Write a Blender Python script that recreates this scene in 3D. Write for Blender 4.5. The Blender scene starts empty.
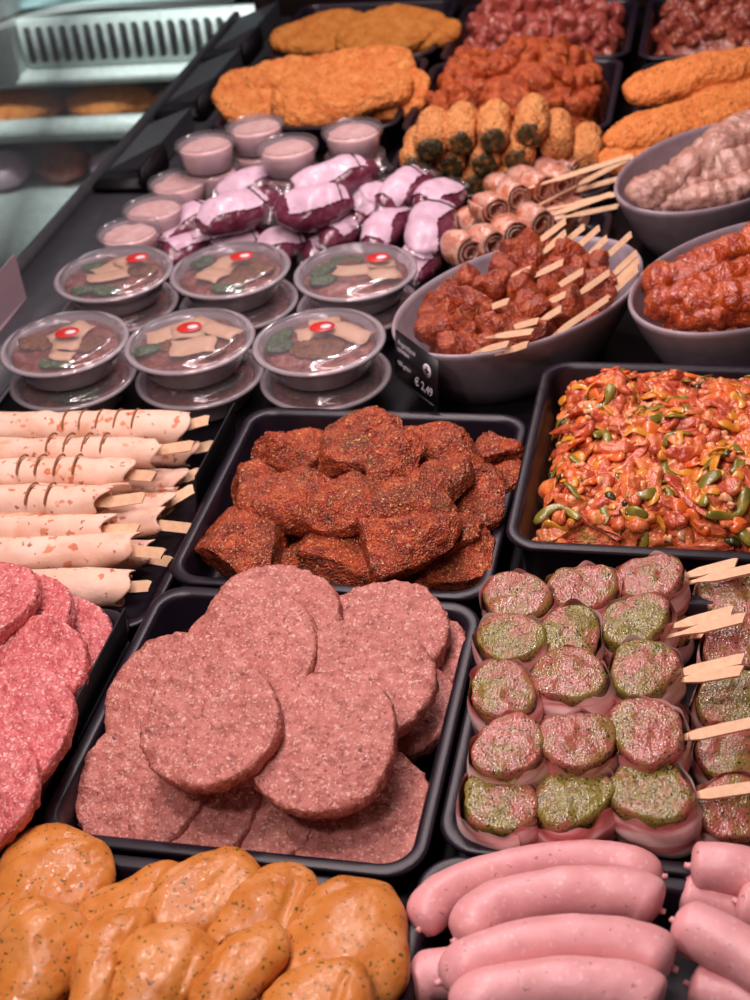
import bpy, bmesh, math, random
import numpy as np
from mathutils import Vector, Matrix

rng = random.Random(7)
S = bpy.context.scene
COL = S.collection
PI = math.pi

# ------------------------------------------------------------------ camera
PITCH, ROLL, YAW = 0.61802, -0.11953, -0.27809
CAM = Vector((0.48152, -0.64124, 0.8523))
FPX = 1444.0
_fw = Vector((math.sin(YAW) * math.cos(PITCH), math.cos(YAW) * math.cos(PITCH), -math.sin(PITCH)))
_r0 = Vector((math.cos(YAW), -math.sin(YAW), 0))
_u0 = _r0.cross(_fw)
CR = _r0 * math.cos(ROLL) + _u0 * math.sin(ROLL)
CU = -_r0 * math.sin(ROLL) + _u0 * math.cos(ROLL)
CF = _fw


def at(u, v, z):
    """point of the horizontal plane at height z that a photo position lies on"""
    d = CF + CR * ((u - 375) / FPX) - CU * ((v - 500) / FPX)
    t = (z - CAM.z) / d.z
    return CAM + d * t


def scale_at(p):
    return FPX / ((Vector(p) - CAM).dot(CF))


cam_d = bpy.data.cameras.new('camera')
cam = bpy.data.objects.new('camera', cam_d)
COL.objects.link(cam)
M = Matrix((CR, CU, -CF)).transposed().to_4x4()
M.translation = CAM
cam.matrix_world = M
cam_d.sensor_fit = 'VERTICAL'
cam_d.sensor_height = 36
cam_d.sensor_width = 27
cam_d.lens = 36 * FPX / 1000
cam_d.clip_start = 0.01
cam_d.dof.use_dof = True
cam_d.dof.focus_distance = 1.20
cam_d.dof.aperture_fstop = 8.0
S.camera = cam

# ------------------------------------------------------------------ noise and mesh helpers


def _hash(ix, iy, iz, seed):
    n = (ix.astype(np.int64) * 374761393 + iy.astype(np.int64) * 668265263 + iz.astype(np.int64) * 2147483647 + seed * 974634533) & 0xFFFFFFFF
    n = ((n ^ (n >> 13)) * 1274126177) & 0xFFFFFFFF
    n = ((n ^ (n >> 16)) * 2246822519) & 0xFFFFFFFF
    return ((n ^ (n >> 15)) & 0xFFFF) / 32767.5 - 1.0


def vnoise(P, seed=0):
    P = np.asarray(P, float)
    i = np.floor(P).astype(np.int64)
    f = P - i
    f = f * f * f * (f * (f * 6 - 15) + 10)
    r = 0
    for a in (0, 1):
        wa = f[:, 0] if a else 1 - f[:, 0]
        for b in (0, 1):
            wb = f[:, 1] if b else 1 - f[:, 1]
            for c in (0, 1):
                wc = f[:, 2] if c else 1 - f[:, 2]
                r = r + wa * wb * wc * _hash(i[:, 0] + a, i[:, 1] + b, i[:, 2] + c, seed)
    return r


def fbm(P, seed=0, octv=3):
    r, a = 0, 1.0
    P = np.asarray(P, float)
    for k in range(octv):
        r = r + a * vnoise(P * (2 ** k) + 17.3 * k, seed + k)
        a *= 0.5
    return r


def mesh(name, V, F, mats=(), smooth=True, idx=None):
    me = bpy.data.meshes.new(name)
    me.from_pydata([tuple(map(float, v)) for v in V], [], F)
    for m in (mats if isinstance(mats, (list, tuple)) else [mats]):
        me.materials.append(m)
    if idx is not None:
        me.polygons.foreach_set('material_index', idx)
    me.polygons.foreach_set('use_smooth', [smooth] * len(me.polygons))
    me.update()
    return me


def normals(V, F):
    me = bpy.data.meshes.new('tmp')
    me.from_pydata([tuple(map(float, v)) for v in V], [], F)
    me.update()
    n = np.zeros(len(V) * 3)
    me.vertices.foreach_get('normal', n)
    bpy.data.meshes.remove(me)
    return n.reshape(-1, 3)


def rough(V, F, amp, freq, seed=0, octv=3):
    V = np.asarray(V, float)
    return V + normals(V, F) * (amp * fbm(V * freq + seed * 3.1, seed, octv))[:, None]


def join(*parts):
    V, F, o = [], [], 0
    for v, f in parts:
        V.append(np.asarray(v, float))
        F += [tuple(i + o for i in q) for q in f]
        o += len(v)
    return np.concatenate(V), F


def box(sx, sy, sz, c=(0, 0, 0), bev=0.0):
    bm = bmesh.new()
    bmesh.ops.create_cube(bm, size=1)
    for v in bm.verts:
        v.co = Vector((v.co.x * sx, v.co.y * sy, v.co.z * sz))
    if bev:
        bmesh.ops.bevel(bm, geom=bm.edges[:], offset=bev, segments=2, affect='EDGES')
    bm.verts.ensure_lookup_table()
    V = np.array([v.co[:] for v in bm.verts]) + np.array(c)
    F = [tuple(v.index for v in f.verts) for f in bm.faces]
    bm.verts.index_update()
    F = [tuple(v.index for v in f.verts) for f in bm.faces]
    bm.free()
    return V, F


_ico = {}


def ico(sub):
    if sub not in _ico:
        bm = bmesh.new()
        bmesh.ops.create_icosphere(bm, subdivisions=sub, radius=1)
        bm.verts.index_update()
        _ico[sub] = (np.array([v.co[:] for v in bm.verts]), [tuple(v.index for v in f.verts) for f in bm.faces])
        bm.free()
    V, F = _ico[sub]
    return V.copy(), F


def lathe(prof, seg=64, ex=1.0, ey=1.0, ribs=None):
    """prof: (radius, z) from start to end; radius 0 closes with a point"""
    V, F, rings = [], [], []
    for k, (r, z) in enumerate(prof):
        if r <= 1e-9:
            rings.append([len(V)])
            V.append((0, 0, z))
        else:
            rings.append(list(range(len(V), len(V) + seg)))
            for i in range(seg):
                a = 2 * PI * i / seg
                rr = r
                if ribs and ribs[k]:
                    rr = r + ribs[k] * (1 if i % 2 else -1)
                V.append((rr * math.cos(a) * ex, rr * math.sin(a) * ey, z))
    for a, b in zip(rings, rings[1:]):
        if len(a) == 1 and len(b) == 1:
            continue
        for i in range(seg):
            j = (i + 1) % seg
            if len(a) == 1:
                F.append((a[0], b[j], b[i])[::-1])
            elif len(b) == 1:
                F.append((a[i], a[j], b[0])[::-1])
            else:
                F.append((a[i], a[j], b[j], b[i])[::-1])
    V = np.array(V, float)
    return V, F


def crom(P, n):
    P = [np.asarray(p, float) for p in P]
    P = [2 * P[0] - P[1]] + P + [2 * P[-1] - P[-2]]
    out = []
    m = len(P) - 3
    for k in range(n):
        t = k / (n - 1) * m
        i = min(int(t), m - 1)
        f = t - i
        a, b, c, d = P[i:i + 4]
        out.append(.5 * ((2 * b) + (c - a) * f + (2 * a - 5 * b + 4 * c - d) * f * f + (3 * b - a - 3 * c + d) * f ** 3))
    return np.array(out)


def tube(P, R, seg=16, flat=1.0, up=(0, 0, 1), cap=True):
    """P (n,3) path, R (n,) radii; flat squeezes the section along 'up'"""
    P = np.asarray(P, float)
    n = len(P)
    T = np.gradient(P, axis=0)
    T /= np.linalg.norm(T, axis=1)[:, None] + 1e-12
    V = []
    up = np.array(up, float)
    for i in range(n):
        s = np.cross(T[i], up)
        if np.linalg.norm(s) < 1e-3:
            s = np.cross(T[i], (1, 0, 0))
        s /= np.linalg.norm(s)
        w = np.cross(s, T[i])
        for k in range(seg):
            a = 2 * PI * k / seg
            V.append(P[i] + R[i] * (s * math.cos(a) + w * math.sin(a) * flat))
    F = []
    for i in range(n - 1):
        for k in range(seg):
            j = (k + 1) % seg
            F.append((i * seg + k, i * seg + j, (i + 1) * seg + j, (i + 1) * seg + k))
    if cap:
        a = len(V)
        V.append(P[0])
        V.append(P[-1])
        for k in range(seg):
            j = (k + 1) % seg
            F.append((a, j, k))
            F.append((a + 1, (n - 1) * seg + k, (n - 1) * seg + j))
    return np.array(V), F


def capsule_r(n, r, e=0.18, tip=0.1):
    """radius profile with rounded ends"""
    out = []
    for i in range(n):
        t = i / (n - 1)
        d = min(t, 1 - t) / e
        out.append(r * (tip + (1 - tip) * math.sqrt(max(0, 1 - (1 - min(1, d)) ** 2))))
    return np.array(out)


def obj(name, me, parent=None, loc=None, rot=None):
    o = bpy.data.objects.new(name, me)
    COL.objects.link(o)
    if parent is not None:
        o.parent = parent
    if loc is not None:
        o.location = loc
    if rot is not None:
        o.rotation_euler = rot
    return o


def tag(o, label=None, cat=None, group=None, kind=None):
    if label:
        o['label'] = label
    if cat:
        o['category'] = cat
    if group:
        o['group'] = group
    if kind:
        o['kind'] = kind
    return o


def thing(name, label, cat, loc=(0, 0, 0), rz=0, group=None):
    o = obj(name, None, None, loc, (0, 0, rz))
    return tag(o, label, cat, group)


def copy_tree(o, parent=None):
    c = o.copy()
    COL.objects.link(c)
    if parent is not None:
        c.parent = parent
    for ch in list(o.children):
        copy_tree(ch, c)
    return c


def basis(x, up=(0, 0, 1), loc=(0, 0, 0)):
    x = Vector(x).normalized()
    y = Vector(up).cross(x)
    y = y.normalized() if y.length > 1e-6 else Vector((0, 1, 0))
    z = x.cross(y)
    m = Matrix((x, y, z)).transposed().to_4x4()
    m.translation = loc
    return m


# ------------------------------------------------------------------ materials


def srgb(r, g, b):
    f = lambda c: ((c / 255 + .055) / 1.055) ** 2.4 if c > 10 else c / 255 / 12.92
    return (f(r), f(g), f(b), 1)


def new_mat(name):
    m = bpy.data.materials.new(name)
    m.use_nodes = True
    nt = m.node_tree
    b = nt.nodes['Principled BSDF']
    return m, nt, b


def coords(nt, scale=1.0):
    """object coordinates, shifted at random for every object so that copies differ"""
    tc = nt.nodes.new('ShaderNodeTexCoord')
    oi = nt.nodes.new('ShaderNodeObjectInfo')
    mu = nt.nodes.new('ShaderNodeMath')
    mu.operation = 'MULTIPLY'
    mu.inputs[1].default_value = 37.0
    nt.links.new(oi.outputs['Random'], mu.inputs[0])
    ad = nt.nodes.new('ShaderNodeVectorMath')
    ad.operation = 'ADD'
    nt.links.new(tc.outputs['Object'], ad.inputs[0])
    nt.links.new(mu.outputs[0], ad.inputs[1])
    return ad.outputs[0]


def ramp(nt, fac, stops):
    r = nt.nodes.new('ShaderNodeValToRGB')
    e = r.color_ramp.elements
    while len(e) < len(stops):
        e.new(0.5)
    for k, (p, c) in enumerate(stops):
        e[k].position = p
        e[k].color = c if len(c) == 4 else (*c, 1)
    nt.links.new(fac, r.inputs[0])
    return r.outputs[0]


def ntex(nt, vec, scale, detail=3, rough_=.55, dist=0.0):
    n = nt.nodes.new('ShaderNodeTexNoise')
    n.inputs['Scale'].default_value = scale
    n.inputs['Detail'].default_value = detail
    n.inputs['Roughness'].default_value = rough_
    n.inputs['Distortion'].default_value = dist
    nt.links.new(vec, n.inputs['Vector'])
    return n.outputs['Fac']


def vtex(nt, vec, scale, out='Distance', feature='F1', rnd=1.0):
    n = nt.nodes.new('ShaderNodeTexVoronoi')
    n.feature = feature
    n.inputs['Scale'].default_value = scale
    n.inputs['Randomness'].default_value = rnd
    nt.links.new(vec, n.inputs['Vector'])
    return n.outputs[out]


def mixc(nt, fac, a, b):
    m = nt.nodes.new('ShaderNodeMix')
    m.data_type = 'RGBA'
    if isinstance(fac, float):
        m.inputs[0].default_value = fac
    else:
        nt.links.new(fac, m.inputs[0])
    for i, c in ((6, a), (7, b)):
        if isinstance(c, tuple):
            m.inputs[i].default_value = c
        else:
            nt.links.new(c, m.inputs[i])
    return m.outputs[2]


def food(name, base, specks=(), rough_=.45, coat=0.0, coat_r=.12, bumps=(), sss=0.0, spec=.5, rscale=None):
    """base: list of (scale, [(pos, colour)...]); specks: (kind, scale, lo, hi, colour, amount)"""
    m, nt, b = new_mat(name)
    vec = coords(nt)
    sc, stops = base
    col = ramp(nt, ntex(nt, vec, sc, 4, .6, .3), stops)
    for kind, scale, lo, hi, c, amt in specks:
        if kind == 's':        # separate grains: lo = radius in cells, hi = share of cells that carry one
            vn = nt.nodes.new('ShaderNodeTexVoronoi')
            vn.inputs['Scale'].default_value = scale
            wn = nt.nodes.new('ShaderNodeTexNoise')
            wn.inputs['Scale'].default_value = scale * 1.3
            wn.inputs['Detail'].default_value = 1
            nt.links.new(vec, wn.inputs['Vector'])
            wm_ = nt.nodes.new('ShaderNodeVectorMath')
            wm_.operation = 'MULTIPLY_ADD'
            wm_.inputs[1].default_value = (1.5 / scale,) * 3
            nt.links.new(wn.outputs['Color'], wm_.inputs[0])
            nt.links.new(vec, wm_.inputs[2])
            nt.links.new(wm_.outputs[0], vn.inputs['Vector'])
            sp = nt.nodes.new('ShaderNodeSeparateColor')
            nt.links.new(vn.outputs['Color'], sp.inputs[0])
            d = ramp(nt, vn.outputs['Distance'], [(lo * .7, (amt, amt, amt)), (lo, (0, 0, 0))])
            g = ramp(nt, sp.outputs[0], [(1 - hi - .02, (0, 0, 0)), (1 - hi, (1, 1, 1))])
            mm_ = nt.nodes.new('ShaderNodeMath')
            mm_.operation = 'MULTIPLY'
            nt.links.new(d, mm_.inputs[0])
            nt.links.new(g, mm_.inputs[1])
            col = mixc(nt, mm_.outputs[0], col, c)
            continue
        if kind == 'n':
            f = ntex(nt, vec, scale, 2, .5)
        else:
            f = vtex(nt, vec, scale)
        f = ramp(nt, f, [(lo, (0, 0, 0)), (hi, (amt, amt, amt))] if kind == 'n' else [(lo, (amt, amt, amt)), (hi, (0, 0, 0))])
        col = mixc(nt, f, col, c)
    nt.links.new(col, b.inputs['Base Color'])
    b.inputs['Roughness'].default_value = rough_
    b.inputs['Specular IOR Level'].default_value = spec
    b.inputs['Coat Weight'].default_value = coat
    b.inputs['Coat Roughness'].default_value = coat_r
    if sss:
        b.inputs['Subsurface Weight'].default_value = sss
        b.inputs['Subsurface Radius'].default_value = (1.0, .4, .3)
        b.inputs['Subsurface Scale'].default_value = .006
    prev = None
    for kind, scale, strength, dist in bumps:
        bp = nt.nodes.new('ShaderNodeBump')
        bp.inputs['Strength'].default_value = strength
        bp.inputs['Distance'].default_value = dist
        h = ntex(nt, vec, scale, 3, .6) if kind == 'n' else vtex(nt, vec, scale)
        nt.links.new(h, bp.inputs['Height'])
        if prev is not None:
            nt.links.new(prev, bp.inputs['Normal'])
        prev = bp.outputs[0]
    if prev is not None:
        nt.links.new(prev, b.inputs['Normal'])
        if coat:
            nt.links.new(prev, b.inputs['Coat Normal'])
    return m


def plain(name, c, rough_=.5, metal=0.0, bump=None, coat=0.0, spec=.5):
    m, nt, b = new_mat(name)
    vec = coords(nt)
    f = ntex(nt, vec, 60, 3)
    c2 = tuple(min(1, x * 1.15) for x in c[:3]) + (1,)
    c1 = tuple(x * .88 for x in c[:3]) + (1,)
    nt.links.new(ramp(nt, f, [(.3, c1), (.7, c2)]), b.inputs['Base Color'])
    b.inputs['Roughness'].default_value = rough_
    b.inputs['Metallic'].default_value = metal
    b.inputs['Coat Weight'].default_value = coat
    b.inputs['Specular IOR Level'].default_value = spec
    if bump:
        bp = nt.nodes.new('ShaderNodeBump')
        bp.inputs['Strength'].default_value = bump[1]
        bp.inputs['Distance'].default_value = .001
        nt.links.new(ntex(nt, vec, bump[0], 2), bp.inputs['Height'])
        nt.links.new(bp.outputs[0], b.inputs['Normal'])
    return m


def clear(name, tint=(.95, .95, .95), haze=.04, hazec=(.8, .75, .78), ior=1.5, gloss=1.0, r=.06):
    m = bpy.data.materials.new(name)
    m.use_nodes = True
    nt = m.node_tree
    nt.nodes.clear()
    out = nt.nodes.new('ShaderNodeOutputMaterial')
    t = nt.nodes.new('ShaderNodeBsdfTransparent')
    t.inputs[0].default_value = (*tint, 1)
    d = nt.nodes.new('ShaderNodeBsdfDiffuse')
    d.inputs[0].default_value = (*hazec, 1)
    g = nt.nodes.new('ShaderNodeBsdfGlossy')
    g.inputs['Roughness'].default_value = r
    lw = nt.nodes.new('ShaderNodeLayerWeight')
    lw.inputs[0].default_value = .5
    pw = nt.nodes.new('ShaderNodeMath')
    pw.operation = 'POWER'
    pw.inputs[1].default_value = 4.0
    nt.links.new(lw.outputs['Facing'], pw.inputs[0])
    mu = nt.nodes.new('ShaderNodeMath')
    mu.operation = 'MULTIPLY_ADD'
    mu.use_clamp = True
    mu.inputs[1].default_value = .8 * gloss
    mu.inputs[2].default_value = .045 * gloss
    nt.links.new(pw.outputs[0], mu.inputs[0])
    m1 = nt.nodes.new('ShaderNodeMixShader')
    m1.inputs[0].default_value = haze
    nt.links.new(t.outputs[0], m1.inputs[1])
    nt.links.new(d.outputs[0], m1.inputs[2])
    m2 = nt.nodes.new('ShaderNodeMixShader')
    nt.links.new(mu.outputs[0], m2.inputs[0])
    nt.links.new(m1.outputs[0], m2.inputs[1])
    nt.links.new(g.outputs[0], m2.inputs[2])
    nt.links.new(m2.outputs[0], out.inputs[0])
    return m


K = srgb
M_TRAY = plain('black_plastic', (.010, .006, .013, 1), .36, bump=(900, .12))
M_DECK = plain('black_deck', (.005, .004, .006, 1), .5, bump=(300, .1), spec=.25)
M_SLATE = plain('slate_ledge', (.048, .050, .058, 1), .42)
M_BOWL = plain('grey_melamine', (.36, .29, .325, 1), .38, bump=(500, .05))
M_STICK = food('bamboo', (160, [(.3, K(236, 188, 146)), (.7, K(250, 212, 172))]), rough_=.6, bumps=[('n', 400, .15, .0006)])
M_CLEAR = clear('clear_plastic', (.92, .90, .91), .10, (.85, .78, .82), gloss=2.0, r=.10)
M_CLEARB = clear('clear_plastic_base', (.82, .78, .80), .46, (.74, .64, .69), gloss=1.7, r=.14)
M_CUPLID = clear('clear_cup_lid', (.97, .96, .97), .06, (.75, .70, .76), gloss=1.3, r=.15)
M_CUP = clear('frosted_plastic', (.82, .80, .82), .46, (.72, .66, .70), gloss=1.0, r=.2)
M_FILM = clear('shrink_film', (.95, .93, .94), .03, gloss=1.4, r=.1)
M_WHITEPRINT = plain('white_print', (.75, .72, .76, 1), .5)
M_BLACKPRINT = plain('black_print', (.015, .012, .018, 1), .5)
M_CARD = plain('black_card', (.010, .009, .012, 1), .4)
M_STICKER = plain('red_sticker', K(205, 45, 40), .4)

M_BURGER = food('minced_beef', (110, [(.28, K(150, 84, 74)), (.45, K(182, 108, 96)), (.6, K(196, 124, 112)), (.78, K(212, 146, 132))]),
                [('s', 400, .48, .34, K(222, 172, 158), .75), ('s', 260, .44, .14, K(228, 184, 170), .7), ('s', 300, .46, .22, K(132, 62, 54), .7), ('s', 75, .14, .07, K(62, 44, 34), .85)],
                rough_=.5, spec=.4, bumps=[('n', 260, .6, .0026), ('v', 300, .4, .0016)])
M_PINK = food('minced_pork', (110, [(.28, K(176, 74, 74)), (.45, K(202, 98, 98)), (.62, K(216, 120, 118)), (.8, K(230, 150, 146))]),
              [('s', 360, .47, .42, K(234, 176, 170), .75), ('s', 250, .44, .20, K(240, 194, 188), .75), ('s', 260, .44, .22, K(160, 60, 60), .65), ('s', 85, .14, .10, K(74, 38, 30), .9)],
              rough_=.42, spec=.5, bumps=[('n', 240, .65, .003), ('v', 300, .45, .0018)])
M_RED = food('marinated_beef', (55, [(.25, K(94, 28, 12)), (.42, K(150, 50, 21)), (.58, K(186, 72, 35)), (.8, K(220, 105, 50))]),
             [('n', 25, .5, .7, K(108, 57, 31), .6), ('s', 520, .48, .34, K(228, 156, 87), .8), ('s', 420, .46, .25, K(59, 30, 12), .85), ('s', 330, .40, .10, K(240, 201, 130), .8), ('s', 190, .34, .10, K(44, 32, 13), .9)],
             rough_=.36, coat=.45, coat_r=.22, bumps=[('n', 300, .7, .0028), ('v', 520, .8, .0022)])
M_SKEWMEAT = food('marinated_cubes', (70, [(.25, K(98, 29, 10)), (.45, K(149, 51, 18)), (.6, K(175, 70, 28)), (.78, K(200, 97, 41))]),
                  [('s', 420, .46, .28, K(55, 26, 8), .8), ('s', 420, .46, .2, K(220, 147, 72), .7)],
                  rough_=.32, coat=.5, coat_r=.16, bumps=[('n', 260, .8, .0034), ('v', 420, .6, .002)])
M_DRUM = food('glazed_red_meat', (60, [(.25, K(140, 40, 10)), (.5, K(184, 68, 22)), (.75, K(212, 104, 40))]),
              [('s', 300, .44, .25, K(110, 30, 8), .7), ('s', 260, .4, .16, K(232, 148, 72), .7)],
              rough_=.26, coat=.8, coat_r=.1, bumps=[('n', 160, .7, .004), ('v', 320, .4, .002)])
M_WHITEMEAT = food('raw_white_meat', (60, [(.25, K(178, 128, 112)), (.5, K(200, 152, 136)), (.75, K(222, 184, 170))]),
                   [('s', 240, .40, .25, K(120, 84, 52), .85), ('s', 150, .26, .2, K(84, 60, 40), .9), ('n', 40, .55, .7, K(226, 160, 146), .6)],
                   rough_=.3, coat=.6, coat_r=.12, bumps=[('n', 160, .7, .004)], sss=.1)
M_CHICK = food('marinated_chicken', (30, [(.25, K(184, 106, 38)), (.5, K(202, 126, 54)), (.75, K(216, 146, 80))]),
               [('n', 40, .54, .72, K(221, 156, 106), .6), ('s', 240, .36, .16, K(71, 74, 28), .9), ('s', 330, .4, .14, K(94, 84, 36), .8), ('s', 170, .24, .07, K(127, 40, 24), .9), ('s', 130, .20, .08, K(43, 44, 22), .9)],
               rough_=.42, coat=.25, coat_r=.10, spec=.35, bumps=[('n', 90, .3, .003), ('n', 240, .25, .001)], sss=.12)
M_SAUS = food('pale_sausage_skin', (40, [(.25, K(220, 153, 153)), (.5, K(229, 163, 164)), (.75, K(237, 176, 176))]),
              [('s', 190, .22, .16, K(144, 102, 97), .7), ('s', 110, .10, .12, K(87, 70, 67), .8), ('s', 260, .4, .2, K(247, 201, 201), .5)],
              rough_=.42, coat=.12, coat_r=.2, bumps=[('n', 130, .2, .002), ('n', 500, .2, .0006)], sss=.15)
M_PORK = food('herbed_pork', (34, [(.34, K(138, 124, 52)), (.42, K(146, 114, 58)), (.48, K(162, 100, 74)), (.56, K(174, 94, 82)), (.75, K(192, 116, 98))]),
              [('n', 90, .5, .66, K(150, 120, 62), .6), ('s', 520, .50, .32, K(44, 48, 18), .95), ('s', 330, .42, .18, K(38, 42, 16), .95), ('s', 330, .4, .10, K(184, 170, 104), .6)],
              rough_=.24, coat=.7, coat_r=.14, bumps=[('n', 150, .4, .002), ('v', 600, .4, .0012)])
M_HERB = food('herb_marinade', (34, [(.36, K(138, 126, 52)), (.48, K(134, 116, 50)), (.55, K(156, 110, 66)), (.62, K(176, 100, 82)), (.8, K(192, 118, 98))]),
              [('s', 520, .50, .38, K(42, 46, 18), .95), ('s', 330, .42, .22, K(36, 40, 16), .95), ('s', 330, .4, .12, K(186, 174, 104), .7)],
              rough_=.24, coat=.7, coat_r=.14, bumps=[('n', 150, .45, .0022), ('v', 600, .45, .0012)])


def bacon_mat():
    m, nt, b = new_mat('bacon_strip')
    tc = nt.nodes.new('ShaderNodeTexCoord')
    mp = nt.nodes.new('ShaderNodeMapping')
    mp.inputs['Scale'].default_value = (14, 14, 130)
    nt.links.new(tc.outputs['Object'], mp.inputs[0])
    oi = nt.nodes.new('ShaderNodeObjectInfo')
    ad = nt.nodes.new('ShaderNodeVectorMath')
    mu = nt.nodes.new('ShaderNodeMath')
    mu.operation = 'MULTIPLY'
    mu.inputs[1].default_value = 30
    nt.links.new(oi.outputs['Random'], mu.inputs[0])
    nt.links.new(mp.outputs[0], ad.inputs[0])
    nt.links.new(mu.outputs[0], ad.inputs[1])
    f = ntex(nt, ad.outputs[0], 1.0, 3, .5, .4)
    c = ramp(nt, f, [(.34, K(206, 118, 116)), (.44, K(222, 148, 144)), (.52, K(238, 200, 194)), (.7, K(246, 220, 214))])
    nt.links.new(c, b.inputs['Base Color'])
    b.inputs['Roughness'].default_value = .3
    b.inputs['Coat Weight'].default_value = .5
    b.inputs['Coat Roughness'].default_value = .12
    return m


M_BACON = bacon_mat()
M_HAM = food('rolled_bacon', (45, [(.28, K(196, 120, 102)), (.42, K(214, 146, 126)), (.52, K(232, 184, 164)), (.60, K(212, 132, 96)), (.74, K(200, 104, 48))]),
             [('n', 70, .58, .7, K(196, 98, 44), .7), ('s', 240, .3, .2, K(120, 60, 24), .7)], rough_=.3, coat=.6, coat_r=.14, bumps=[('n', 90, .5, .004)], sss=.1)
M_WRAP = food('flour_tortilla', (22, [(.25, K(236, 186, 158)), (.5, K(244, 204, 180)), (.75, K(250, 218, 198))]),
              [('s', 95, .42, .14, K(206, 100, 54), .8), ('s', 60, .36, .12, K(214, 116, 68), .75), ('s', 170, .36, .10, K(150, 70, 40), .8), ('n', 30, .62, .75, K(228, 156, 112), .7)],
              rough_=.6, spec=.3, bumps=[('n', 60, .35, .004)])
M_FILL = food('wrap_filling', (80, [(.3, K(90, 110, 50)), (.5, K(190, 170, 120)), (.7, K(210, 150, 120))]), rough_=.4, bumps=[('n', 200, .6, .003)])
M_SLIT = plain('wrap_cut', K(150, 92, 50), .7)
M_CRUMB = food('orange_breading', (60, [(.25, K(206, 110, 51)), (.5, K(229, 139, 71)), (.75, K(243, 168, 96))]),
               [('n', 40, .56, .72, K(204, 95, 41), .7), ('s', 180, .35, .1, K(113, 65, 35), .7), ('s', 240, .4, .3, K(250, 188, 116), .7)],
               rough_=.65, spec=.3, bumps=[('n', 130, .9, .007), ('v', 200, .6, .004)])
M_CRUMBH = food('herbed_orange_breading', (60, [(.25, K(212, 112, 51)), (.5, K(231, 136, 67)), (.75, K(243, 161, 86))]),
                [('s', 190, .36, .22, K(68, 53, 31), .95), ('n', 60, .60, .75, K(204, 93, 35), .5), ('s', 240, .4, .3, K(249, 180, 110), .6)],
                rough_=.6, spec=.3, bumps=[('n', 150, .8, .005), ('v', 220, .6, .003)])
M_CRUMBY = food('mustard_breading', (60, [(.25, K(176, 101, 38)), (.5, K(198, 124, 52)), (.75, K(212, 145, 70))]),
                [('n', 200, .62, .72, K(156, 80, 28), .7)], rough_=.65, spec=.25, bumps=[('n', 140, .9, .006)])
M_ROLL = food('roll_breading', (60, [(.25, K(214, 123, 64)), (.5, K(235, 158, 94)), (.75, K(250, 188, 122))]),
              [('n', 60, .58, .7, K(204, 104, 50), .7), ('s', 200, .4, .25, K(250, 205, 140), .7), ('s', 160, .36, .1, K(125, 76, 40), .7)], rough_=.6, spec=.3, bumps=[('n', 140, 1.0, .008), ('v', 200, .7, .004)])
M_SPIN = food('spinach_filling', (110, [(.3, K(30, 34, 14)), (.48, K(62, 56, 24)), (.6, K(120, 84, 40)), (.75, K(214, 136, 70))]),
              rough_=.4, coat=.3, bumps=[('n', 160, .9, .005)])
M_SPICED = food('orange_spiced_meat', (60, [(.25, K(150, 50, 17)), (.5, K(190, 81, 29)), (.75, K(216, 110, 46))]),
                [('s', 220, .42, .25, K(112, 40, 12), .8), ('s', 200, .42, .2, K(236, 166, 94), .8)], rough_=.42, coat=.3, bumps=[('n', 180, 1.0, .006)])
M_GOUL = food('cubed_pork', (45, [(.25, K(132, 52, 44)), (.5, K(166, 76, 64)), (.75, K(196, 112, 96))]),
              [('s', 110, .42, .25, K(226, 170, 148), .8), ('s', 200, .3, .2, K(80, 40, 24), .7)], rough_=.34, coat=.45, bumps=[('n', 180, .6, .003)])
M_GOULD = food('seasoned_cubed_meat', (45, [(.25, K(108, 40, 30)), (.5, K(146, 62, 46)), (.75, K(184, 106, 78))]),
               [('s', 110, .42, .3, K(222, 164, 120), .8), ('s', 200, .36, .25, K(60, 30, 16), .8)], rough_=.36, coat=.45, bumps=[('n', 180, .6, .003)])
M_STRIP = food('raw_meat_strip', (60, [(.25, K(200, 83, 43)), (.5, K(225, 117, 67)), (.75, K(239, 157, 96))]),
               [('s', 180, .45, .25, K(250, 200, 125), .6), ('n', 60, .56, .72, K(235, 138, 48), .7)],
               rough_=.3, coat=.6, coat_r=.14, bumps=[('n', 130, .7, .004)])
M_STRIPD = food('dark_meat_strip', (60, [(.25, K(172, 56, 36)), (.5, K(202, 87, 53)), (.75, K(223, 129, 82))]),
                [('s', 180, .45, .2, K(239, 181, 118), .6)], rough_=.28, coat=.6, coat_r=.14, bumps=[('n', 130, .7, .004)])
M_YEL = food('yellow_pepper', (70, [(.3, K(216, 132, 36)), (.7, K(234, 164, 60))]), rough_=.28, coat=.5, bumps=[('n', 90, .3, .003)])
M_ORA = food('orange_pepper', (70, [(.3, K(222, 92, 34)), (.7, K(238, 128, 58))]), rough_=.28, coat=.5, bumps=[('n', 90, .3, .003)])
M_LEEK = food('green_pepper', (60, [(.3, K(98, 94, 26)), (.5, K(132, 122, 40)), (.7, K(174, 156, 66))]), rough_=.28, coat=.5, bumps=[('n', 90, .3, .003)])
M_DKG = food('dark_green_peel', (60, [(.3, K(34, 40, 16)), (.7, K(84, 82, 32))]), rough_=.28, coat=.5, bumps=[('n', 90, .3, .003)])
M_ONION = food('chopped_onion', (60, [(.3, K(228, 150, 96)), (.7, K(244, 188, 142))]), rough_=.3, coat=.4, bumps=[('n', 90, .3, .003)])
M_MIXBED = food('chopped_vegetable_bed', (110, [(.24, K(148, 42, 24)), (.38, K(208, 81, 48)), (.48, K(233, 121, 75)), (.56, K(242, 159, 86)), (.63, K(159, 127, 51)), (.72, K(244, 131, 86))]),
                rough_=.32, coat=.5, bumps=[('n', 130, 1.0, .008)])
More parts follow.
